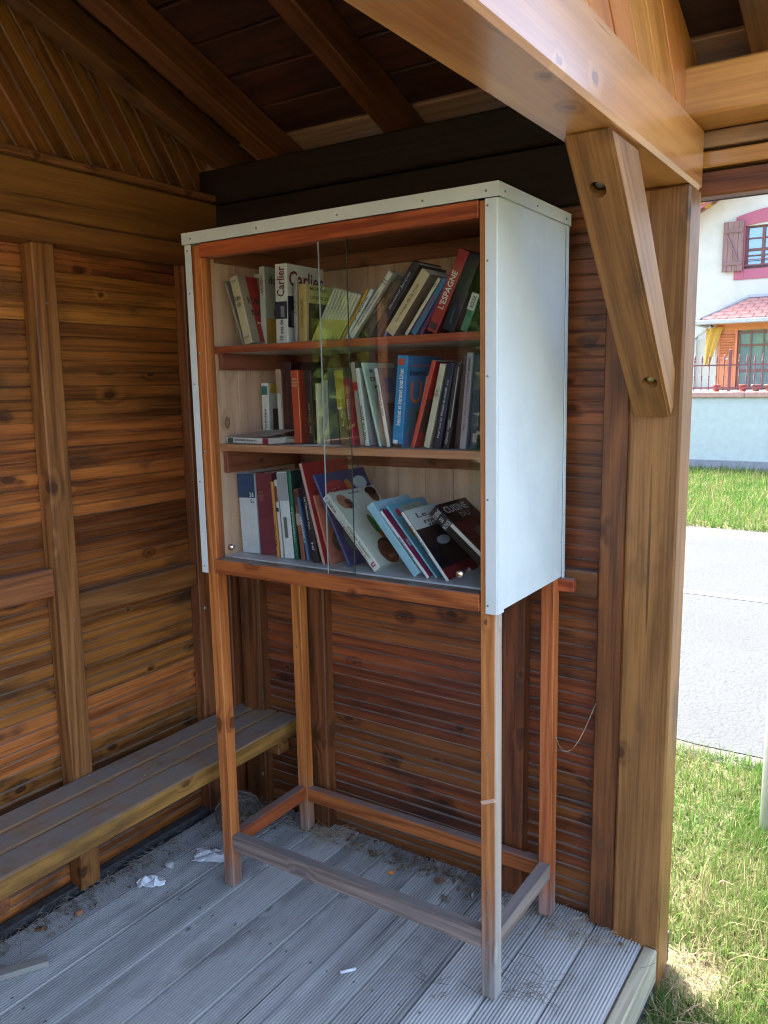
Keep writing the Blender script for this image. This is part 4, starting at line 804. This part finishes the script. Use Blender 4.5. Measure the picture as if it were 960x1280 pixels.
straws('straw_litter', 220, (-.325, -.25, 0), (.025, .30), .05, M['straw_grey'], 'straw and dust litter along the foot of the left wall', seed=15, r=.0009)
straws('straw_litter', 200, (-.2, .40, 0), (.09, .05), .07, M['straw_grey'], 'dusty straw heap under the bench corner', seed=16, up=.5)
straws('straw_litter', 25, (.82, -.02, 0), (.03, .02), .03, M['straw_grey'], 'few curled straws in front of the deck centre', seed=17)
straws('straw_litter', 240, (1.37, .2, GZ0 + .01), (.05, .35), .10, M['straw'], 'dead straw lying along the deck edge outside', seed=18, up=.5, r=.0010)
for k, (x, y) in enumerate(((.47, .40), (.60, .40), (.72, .38), (.33, .41), (-.12, .36), (-.27, .30), (.66, .33), (-.30, -.45))):
    crumple('dead_leaf', (x, y, 0), .035, .022, .007, M['leaf'] if k % 2 else M['straw_grey'], ['grey curled leaf under the middle of the bookcase', 'brown dead leaf under the middle of the bookcase', 'grey leaf under the bookcase near its right legs', 'brown leaf nearest the rear left cabinet leg', 'grey leaf beside the dry tumbleweed', 'brown leaf in the corner under the bench', 'grey leaf nearest the rear right cabinet leg', 'brown leaf by the wall at far left'][k], 'leaf', 20 + k, k, 'dead leaves on the deck')
    bpy.data.objects
def crumbs(name, n, ctr, spr, size, mat, label, seed):
    rnd = random.Random(seed); v = []; f = []
    for k in range(n):
        p = Vector((ctr[0] + rnd.gauss(0, spr[0]), ctr[1] + rnd.gauss(0, spr[1]), ctr[2])); s_ = size * rnd.uniform(.3, 1.3); a = rnd.uniform(0, 6.28); q_ = len(v)
        v += [p + Vector((math.cos(a) * s_, math.sin(a) * s_, .0005)), p + Vector((math.cos(a + 2) * s_ * .6, math.sin(a + 2) * s_ * .6, .0005)), p + Vector((math.cos(a + 4) * s_ * .8, math.sin(a + 4) * s_ * .8, s_ * .3)), p + Vector((0, 0, s_ * rnd.uniform(.3, .7)))]
        f += [(q_, q_ + 1, q_ + 3), (q_ + 1, q_ + 2, q_ + 3), (q_ + 2, q_, q_ + 3)]
    stuff(link(name, mesh(name, v, f, mat)), label, 'debris')
crumbs('leaf_crumbs', 150, (.5, .44, 0), (.26, .03), .011, M['leaf'], 'brown leaf crumbs along the foot of the back wall', 31)
crumbs('leaf_crumbs', 120, (-.315, -.2, 0), (.03, .30), .012, M['straw_grey'], 'grey leaf crumbs along the foot of the left wall', 32)
crumbs('leaf_crumbs', 90, (-.22, .38, 0), (.08, .06), .013, M['leaf'], 'brown leaf crumbs under the bench corner', 33)
crumbs('dust_specks', 160, (.4, .0, 0), (.45, .25), .0035, M['stone'], 'pale grit specks scattered over the deck', 34)
crumbs('bench_specks', 60, (-.2, .2, .3905), (.07, .25), .004, M['stone'], 'pale grit specks on the bench top', 35)
# hanging straw strand between rear leg and jamb
p0 = Vector((.985, .41, .60)); p1 = Vector((1.085, .462, .70)); pts = [p0.lerp(p1, i / 10) + Vector((0, -.01, -.085 * math.sin(math.pi * (i / 10) ** .8))) for i in range(11)]
o = link('hanging_strand', tube_mesh('hanging_strand', pts, .0012, M['straw'])); tag(o, 'dry plant strand hanging between the rear right leg and wall', 'strand')

# ------------------------------------------------------------------ street: lamp post, wall, fence, house
lp = empty('lamp_post', (1.439, 1.541, GZ0), 'pale grey metal post standing in the grass at the right edge', 'post')
M['pole'] = plain('pale_painted_pole', (.55, .58, .57), .45, .2, var=.08)
link('pole', lathe_mesh('pole', [(.050, -.1), (.050, .6), (.047, 1.8), (.04, 4.5)], M['pole'], 24), lp); link('collar', lathe_mesh('collar', [(.052, .9), (.054, .91), (.054, .93), (.051, .94)], M['pole'], 24), lp)
link('lamp_arm', tube_mesh('lamp_arm', [(0, 0, 4.45), (0, .3, 4.7), (0, .9, 4.8)], .025, M['pole'], 8), lp); link('lamp_head', cbox_mesh(.18, .5, .08, M['pole'], .02), lp, Matrix.Translation((0, 1.1, 4.8)))

M['render'] = plain('pale_render', (.46, .52, .48), .9, var=.05, scale=8, bump=.15)
M['house_render'] = plain('white_house_render', (.56, .575, .51), .9, var=.05, scale=3, bump=.1)
M['plinth'] = plain('grey_plinth', (.24, .25, .26), .9, var=.1, scale=10)
M['coping'] = plain('pink_coping', (.46, .27, .22), .85, var=.1, scale=10)
M['iron'] = plain('dark_red_iron', (.20, .07, .075), .5, var=.1)
M['maroon'] = plain('maroon_paint', (.40, .12, .17), .7, var=.06)
M['tile'] = plain('clay_tile', (.48, .24, .20), .85, var=.2, scale=5)
M['gutter'] = plain('grey_zinc_gutter', (.40, .43, .44), .5, .3, var=.08)
M['ochre'] = plain('ochre_cloth', (.52, .33, .06), .85, var=.12)
M['beamh'] = plain('orange_stained_timber', (.52, .22, .07), .6, var=.12)
M['frameh'] = plain('brown_window_frame', (.16, .075, .06), .5, var=.1)
gw = empty('garden_wall', (0, 14.8, GZ0), 'pale rendered garden wall with pink coping across the road', 'wall')
off = gw.location
board('wall_face', -14, 12, 14.70, 14.92, GZ0 + .21, 1.25, M['render'], gw, 'x', 0, off=off); board('plinth', -14, 12, 14.68, 14.94, GZ0 - .1, GZ0 + .21, M['plinth'], gw, 'x', .01, off=off)
for i in range(26): board('coping', -14 + i, -13.006 + i, 14.64, 14.98, 1.25, 1.36, M['coping'], gw, 'x', .015, off=off)
fe = empty('iron_fence', (0, 14.8, 1.36), 'dark red iron railing with spear tops on the garden wall', 'fence'); off = fe.location
for z in (1.43, 1.855): board('rail', -6, 5, 14.795, 14.815, z - .014, z + .014, M['iron'], fe, 'x', 0, off=off)
pk = lathe_mesh('picket', [(.009, 1.38), (.009, 1.56), (.016, 1.585), (.009, 1.61), (.018, 1.64), (.009, 1.67), (.009, 1.90), (.026, 1.935), (.010, 1.95), (.020, 1.975), (.001, 2.06)], M['iron'], 6)
for i in range(80):
    x = -5.95 + i * .1335
    if abs((x + 1.31) % 2.0) < .07 or abs((x + 1.31) % 2.0) > 1.93: continue
    link('picket', pk, fe, Matrix.Translation((x, 14.805 - off.y, -off.z)))
for i in range(-2, 4): link('fence_post', cbox_mesh(.05, .05, .78, M['iron'], .006), fe, Matrix.Translation((-1.31 + 2.0 * i, 0.005, .39)))
for k, (x, c3, nmx) in enumerate(((-1.55, (.42, .13, .13), 'red'), (-1.08, (.36, .12, .10), 'dark red'), (-.85, (.30, .16, .14), 'brown'), (-.62, (.40, .20, .14), 'terracotta'))):
    o = link('flower_pot', lathe_mesh('flower_pot', [(.05, 0), (.075, .10), (.085, .105), (.085, .13), (.07, .13)], plain('pot_%d' % k, c3, .8), 12), None, Matrix.Translation((x, 14.90, 1.36))); tag(o, nmx + ' small pot on the garden wall behind the railing', 'pot', 'pots on the garden wall')

ho = empty('house', (0, 20, GZ0), 'white rendered house with maroon trim and porch behind the garden wall', 'house'); off = Vector(ho.location)
Y0 = 20.0
def hb(name, x0, x1, y0, y1, z0, z1, mat, parent=None, ch=.004, grain=None):
    o = board(name, x0, x1, y0, y1, z0, z1, M[mat], ho, grain, ch, off=off)
    if parent: o.parent = parent; o.matrix_basis = parent.matrix_basis.inverted() @ o.matrix_basis
    return o
# wall from boxes around the openings; gable on top
def wall_mesh():
    bm = bmesh.new()
    def bx(x0, x1, z0, z1, y0=Y0, y1=Y0 + .35):
        r = bmesh.ops.create_cube(bm, size=1)
        for v_ in r['verts']: v_.co = Vector(((x0 + x1) / 2 + v_.co.x * (x1 - x0), (y0 + y1) / 2 + v_.co.y * (y1 - y0), (z0 + z1) / 2 + v_.co.z * (z1 - z0))) - off
    bx(-5.6, -2.10, GZ0, 4.2); bx(-2.10, -.80, GZ0, 4.2) ; bx(-.80, 7, GZ0, 4.2); bx(-5.6, -2.10, 4.2, 5.2); bx(-.80, 7, 4.2, 5.2)
    # gable above 5.2 (left eave starts lower but the verge line fixes the slope)
    zl = lambda x: 5.62 + (x + 3.14) * .57
    pts = [(-3.87 + .0, 5.2), (7, 5.2), (7, 5.2 + .01), (2.2, zl(2.2))]
    for yy in (Y0, Y0 + .35): pass
    vf = [bm.verts.new(Vector((a, Y0, b)) - off) for a, b in pts]; vb = [bm.verts.new(Vector((a, Y0 + .35, b)) - off) for a, b in pts]
    bm.faces.new(vf); bm.faces.new(vb[::-1])
    for i in range(4): bm.faces.new((vf[i], vb[i], vb[(i + 1) % 4], vf[(i + 1) % 4]))
    bx(-5.55, -5.2, GZ0, 4.2, Y0 + .35, Y0 + 9); bx(6.6, 6.95, GZ0, 4.2, Y0 + .35, Y0 + 9)
    bmesh.ops.recalc_face_normals(bm, faces=bm.faces); me = bpy.data.meshes.new('wall'); bm.to_mesh(me); bm.free(); me.materials.append(M['house_render']); return link('wall', me, ho)
wall_mesh()
# roof planes with maroon barge board; verge overhangs the gable
for sgn in (1, -1):
    apex = Vector((2.2, 0, 5.62 + 5.34 * .57)); foot = Vector((-6.2, 0, 5.62 - 3.06 * .57)) if sgn > 0 else Vector((10.6, 0, 5.62 - 3.06 * .57))
    a = (apex + foot) / 2; dv = (apex - foot).normalized(); L = (apex - foot).length
    yv = Vector((0, 1, 0)); nv = dv.cross(yv); 
    if nv.z < 0: dv = -dv; nv = -nv
    rf = link('roof', cbox_mesh(L, 10, .16, M['tile'], 0), ho, axes(Vector((a.x, 24.45, a.z)) + nv * .20 - off, dv, yv, nv))
    brd = link('barge_board', cbox_mesh(L, .04, .26, M['maroon'], .006), rf, rf.matrix_basis.inverted() @ axes(Vector((a.x, 19.40, a.z)) + nv * .06 - off, dv, yv, nv))
    for i in range(34):
        p = foot.lerp(apex, (i + .5) / 34); link('verge_tile', _cache.get('vt') or cbox_mesh(.24, .30, .09, M['tile'], .02), rf, rf.matrix_basis.inverted() @ axes(Vector((p.x, 19.50, p.z)) + nv * .31 - off, (dv + nv * .12 * sgn).normalized(), yv, (nv - dv * .12 * sgn).normalized()))
pl = hb('purlin_end', -3.05, -2.90, 19.3, 20.0, 5.72, 5.86, 'ochre')
# window with surround
wn = hb('window', -2.12, -.78, Y0 + .12, Y0 + .15, 4.18, 5.22, 'window_glass', None, 0)
hb('surround', -2.31, -2.09, Y0 - .03, Y0 + .1, 3.96, 5.40, 'maroon', wn); hb('surround', -.81, -.59, Y0 - .03, Y0 + .1, 3.96, 5.40, 'maroon', wn); hb('surround', -2.088, -.812, Y0 - .03, Y0 + .1, 3.96, 4.20, 'maroon', wn)
arc = []; n = 12
for i in range(n + 1): x = -2.31 + 1.72 * i / n; arc.append((x, 5.42 + .16 * math.sin(math.pi * i / n)))
v = [(x, Y0 - .032, z) for x, z in arc] + [(x, Y0 - .032, 5.16 + .10 * math.sin(math.pi * i / n)) for i, (x, z) in enumerate(arc)]; v += [(a, Y0 + .1, c_) for a, b, c_ in v]
k = n + 1; f = []
for i in range(n): f += [(i, i + 1, k + i + 1, k + i), (2 * k + i + 1, 2 * k + i, 3 * k + i, 3 * k + i + 1), (i + 1, i, 2 * k + i, 2 * k + i + 1), (k + i, k + i + 1, 3 * k + i + 1, 3 * k + i)]
f += [(0, k, 3 * k, 2 * k), (n, 2 * k + n, 3 * k + n, k + n)]
o = link('lintel', mesh('lintel', [Vector(p) - off for p in v], f, M['maroon']), wn); o.matrix_basis = wn.matrix_basis.inverted()
for x0, x1 in ((-2.09, -2.03), (-1.73, -1.66), (-1.50, -1.42), (-1.22, -1.15), (-.87, -.81)): hb('window_frame', x0, x1, Y0 + .07, Y0 + .118, 4.20, 5.24, 'frameh', wn)
for z in (4.20, 4.50, 4.62, 4.90, 5.16): hb('glazing_bar', -2.03, -.87, Y0 + .08, Y0 + .112, z, z + (.06 if z in (4.2, 5.16, 4.62) else .03), 'frameh', wn)
hb('guard_rail', -2.09, -.81, Y0 - .02, Y0 + .0, 4.27, 4.30, 'iron', wn); hb('guard_rail', -2.09, -.81, Y0 - .02, Y0 + .0, 4.40, 4.42, 'iron', wn)
for sx, xa in ((1, -2.575), (-1, -.36)):
    st = hb('shutter', min(xa, xa + .46 * sx), max(xa, xa + .46 * sx), Y0 - .10, Y0 - .065, 4.16, 5.32, 'shutter_old', None, .004, 'z')
    for i in range(4):
        x0 = min(xa, xa + .46 * sx) + .115 * i; hb('shutter_plank', x0 + .002, x0 + .113, Y0 - .122, Y0 - .1005, 4.16, 5.32, 'shutter_old', st, .004, 'z')
    for z in (4.30, 5.06): hb('ledger', min(xa, xa + .46 * sx) + .03, max(xa, xa + .46 * sx) - .02, Y0 - .145, Y0 - .1225, z, z + .075, 'shutter_old', st, .004)
    x0 = min(xa, xa + .46 * sx); p0 = Vector((x0 + .08, Y0 - .134, 5.04)) - off; p1 = Vector((x0 + .36, Y0 - .134, 4.40)) - off
    o = timber('diagonal_brace', p0, p1, .022, .05, M['shutter_old'], st, up=(0, -1, 0)); o.matrix_basis = st.matrix_basis.inverted() @ o.matrix_basis
# porch: hipped lean-to roof on a timber lintel, louvred leaf and glazed doors
po = []
e1, e2, tz, ez, ye = -2.75, 2.6, 3.50, 2.93, 18.35
v = [(e1, ye, ez), (e2, ye, ez), (e2 - .8, 20, tz), (-1.95, 20, tz), (e1, 20, ez), (e2, 20, ez)]
v = [Vector(p) - off for p in v] + [Vector(p) - off - Vector((0, 0, .05)) for p in v]
f = [(0, 1, 2, 3), (0, 3, 4), (1, 5, 2), (6, 9, 8, 7), (6, 10, 9), (7, 8, 11), (0, 6, 7, 1), (0, 4, 10, 6), (1, 7, 11, 5)]
pr = link('porch_roof', mesh('porch_roof', v, f, M['tile']), ho)
slope = (Vector((0, 20, tz)) - Vector((0, ye, ez))); L = slope.length; sd = slope.normalized(); nv = Vector((1, 0, 0)).cross(sd)
for j in range(6):
    a = (j + .5) / 6; x0 = e1 + .8 * a + .05; x1 = e2 - .8 * a - .05; m_ = max(1, int((x1 - x0) / .26)); stp = (x1 - x0) / m_
    for i in range(m_):
        c_ = Vector((x0 + stp * (i + .5), 0, 0)) + Vector((0, ye, ez)) + sd * (L * a) + nv * .02 - off
        link('roof_tile', cbox_mesh(round(stp - .012, 3), L / 6 + .03, .028, M['tile'], .006), pr, axes(c_, Vector((1, 0, 0)), (sd - nv * .05).normalized(), (nv + sd * .05).normalized()))
hp0 = Vector((e1, ye, ez + .03)) - off; hp1 = Vector((-1.95, 20, tz + .03)) - off; timber('hip_capping', hp0, hp1, .14, .05, M['gutter'], pr)
hb('ridge_flashing', -1.97, e2 - .8, 19.93, 20.0, tz + .02, tz + .09, 'gutter', pr)
hb('gutter', e1 - .06, e2 + .06, ye - .11, ye - .005, ez - .10, ez + .005, 'gutter', None, .02); hb('gutter', e1 - .11, e1 - .005, ye, 20, ez - .10, ez + .005, 'gutter', None, .02)
link('gutter_pipe', tube_mesh('gutter_pipe', [Vector(p) - off for p in ((e1 + .3, ye + .2, ez - .12), (e1 - .1, 19.2, ez - .25), (e1 - .35, 19.9, ez - .33), (e1 - .36, 19.95, 1.2))], .035, M['gutter'], 8), ho)
YD = 18.85
hb('porch_lintel', -2.42, 2.4, YD - .08, YD + .1, 2.70, 2.86, 'beamh')
hb('porch_side', -2.44, -2.28, YD + .1, 20, GZ0, 2.86, 'house_render')
lf_ = hb('louvred_door', -2.36, -1.93, YD - .03, YD + .005, 1.36, 2.70, 'shutter', None, .004, 'z')
hb('stile', -2.36, -2.30, YD - .06, YD - .0305, 1.36, 2.70, 'shutter', lf_, .004, 'z'); hb('stile', -1.99, -1.93, YD - .06, YD - .0305, 1.36, 2.70, 'shutter', lf_, .004, 'z')
for z in (1.36, 2.02, 2.62): hb('cross_rail', -2.30, -1.99, YD - .058, YD - .0305, z, z + .08, 'shutter', lf_, .004)
for i in range(8):
    z = 2.115 + i * .062; o = link('slat', cbox_mesh(.31, .012, .055, M['shutter'], .002), lf_, lf_.matrix_basis.inverted() @ Matrix.Translation(Vector((-2.145, YD - .046, z + .03)) - off) @ Matrix.Rotation(R(38), 4, 'X'))
for i in range(3): hb('plank', -2.295 + i * .102, -2.295 + i * .102 + .099, YD - .05, YD - .0305, 1.44, 2.02, 'shutter', lf_, .004, 'z')
hb('door_plate', -2.20, -2.11, YD - .062, YD - .0585, 2.045, 2.075, 'house_render', lf_)
hb('terrace', -3.4, 3.0, 18.4, 20, GZ0, 1.34, 'house_render', None, .01)
gd = hb('glazed_door', -1.925, 1.9, YD + .02, YD + .035, 1.36, 2.70, 'window_glass', None, 0)
for i in range(14): x = -1.925 + i * .27; hb('glazing_bar', x, x + (.05 if i % 3 == 0 else .03), YD - .01, YD + .019, 1.36, 2.70, 'frameh', gd)
for z in (1.36, 1.75, 2.33, 2.62): hb('glazing_bar', -1.92, 1.9, YD - .005, YD + .018, z, z + .05, 'frameh', gd)
# ochre curtain gathered at the porch corner
v = []; f = []; n = 9
for j in range(9):
    u_ = j / 8
    for i in range(n):
        a = i / (n - 1); wd = .34 * (1 - u_) + .10 * u_ + .02; x = -2.60 + .10 * (1 - u_) * 0 + wd * a - .02 * u_; v.append(Vector((x, YD - .16 + .035 * math.sin(a * 14 + u_ * 2), 2.78 - u_ * .86 - .05 * math.sin(a * 9) * u_)) - off)
for j in range(8):
    for i in range(n - 1): f.append((j * n + i, j * n + i + 1, (j + 1) * n + i + 1, (j + 1) * n + i))
link('porch_curtain', mesh('porch_curtain', v, f, M['ochre'], True), ho)
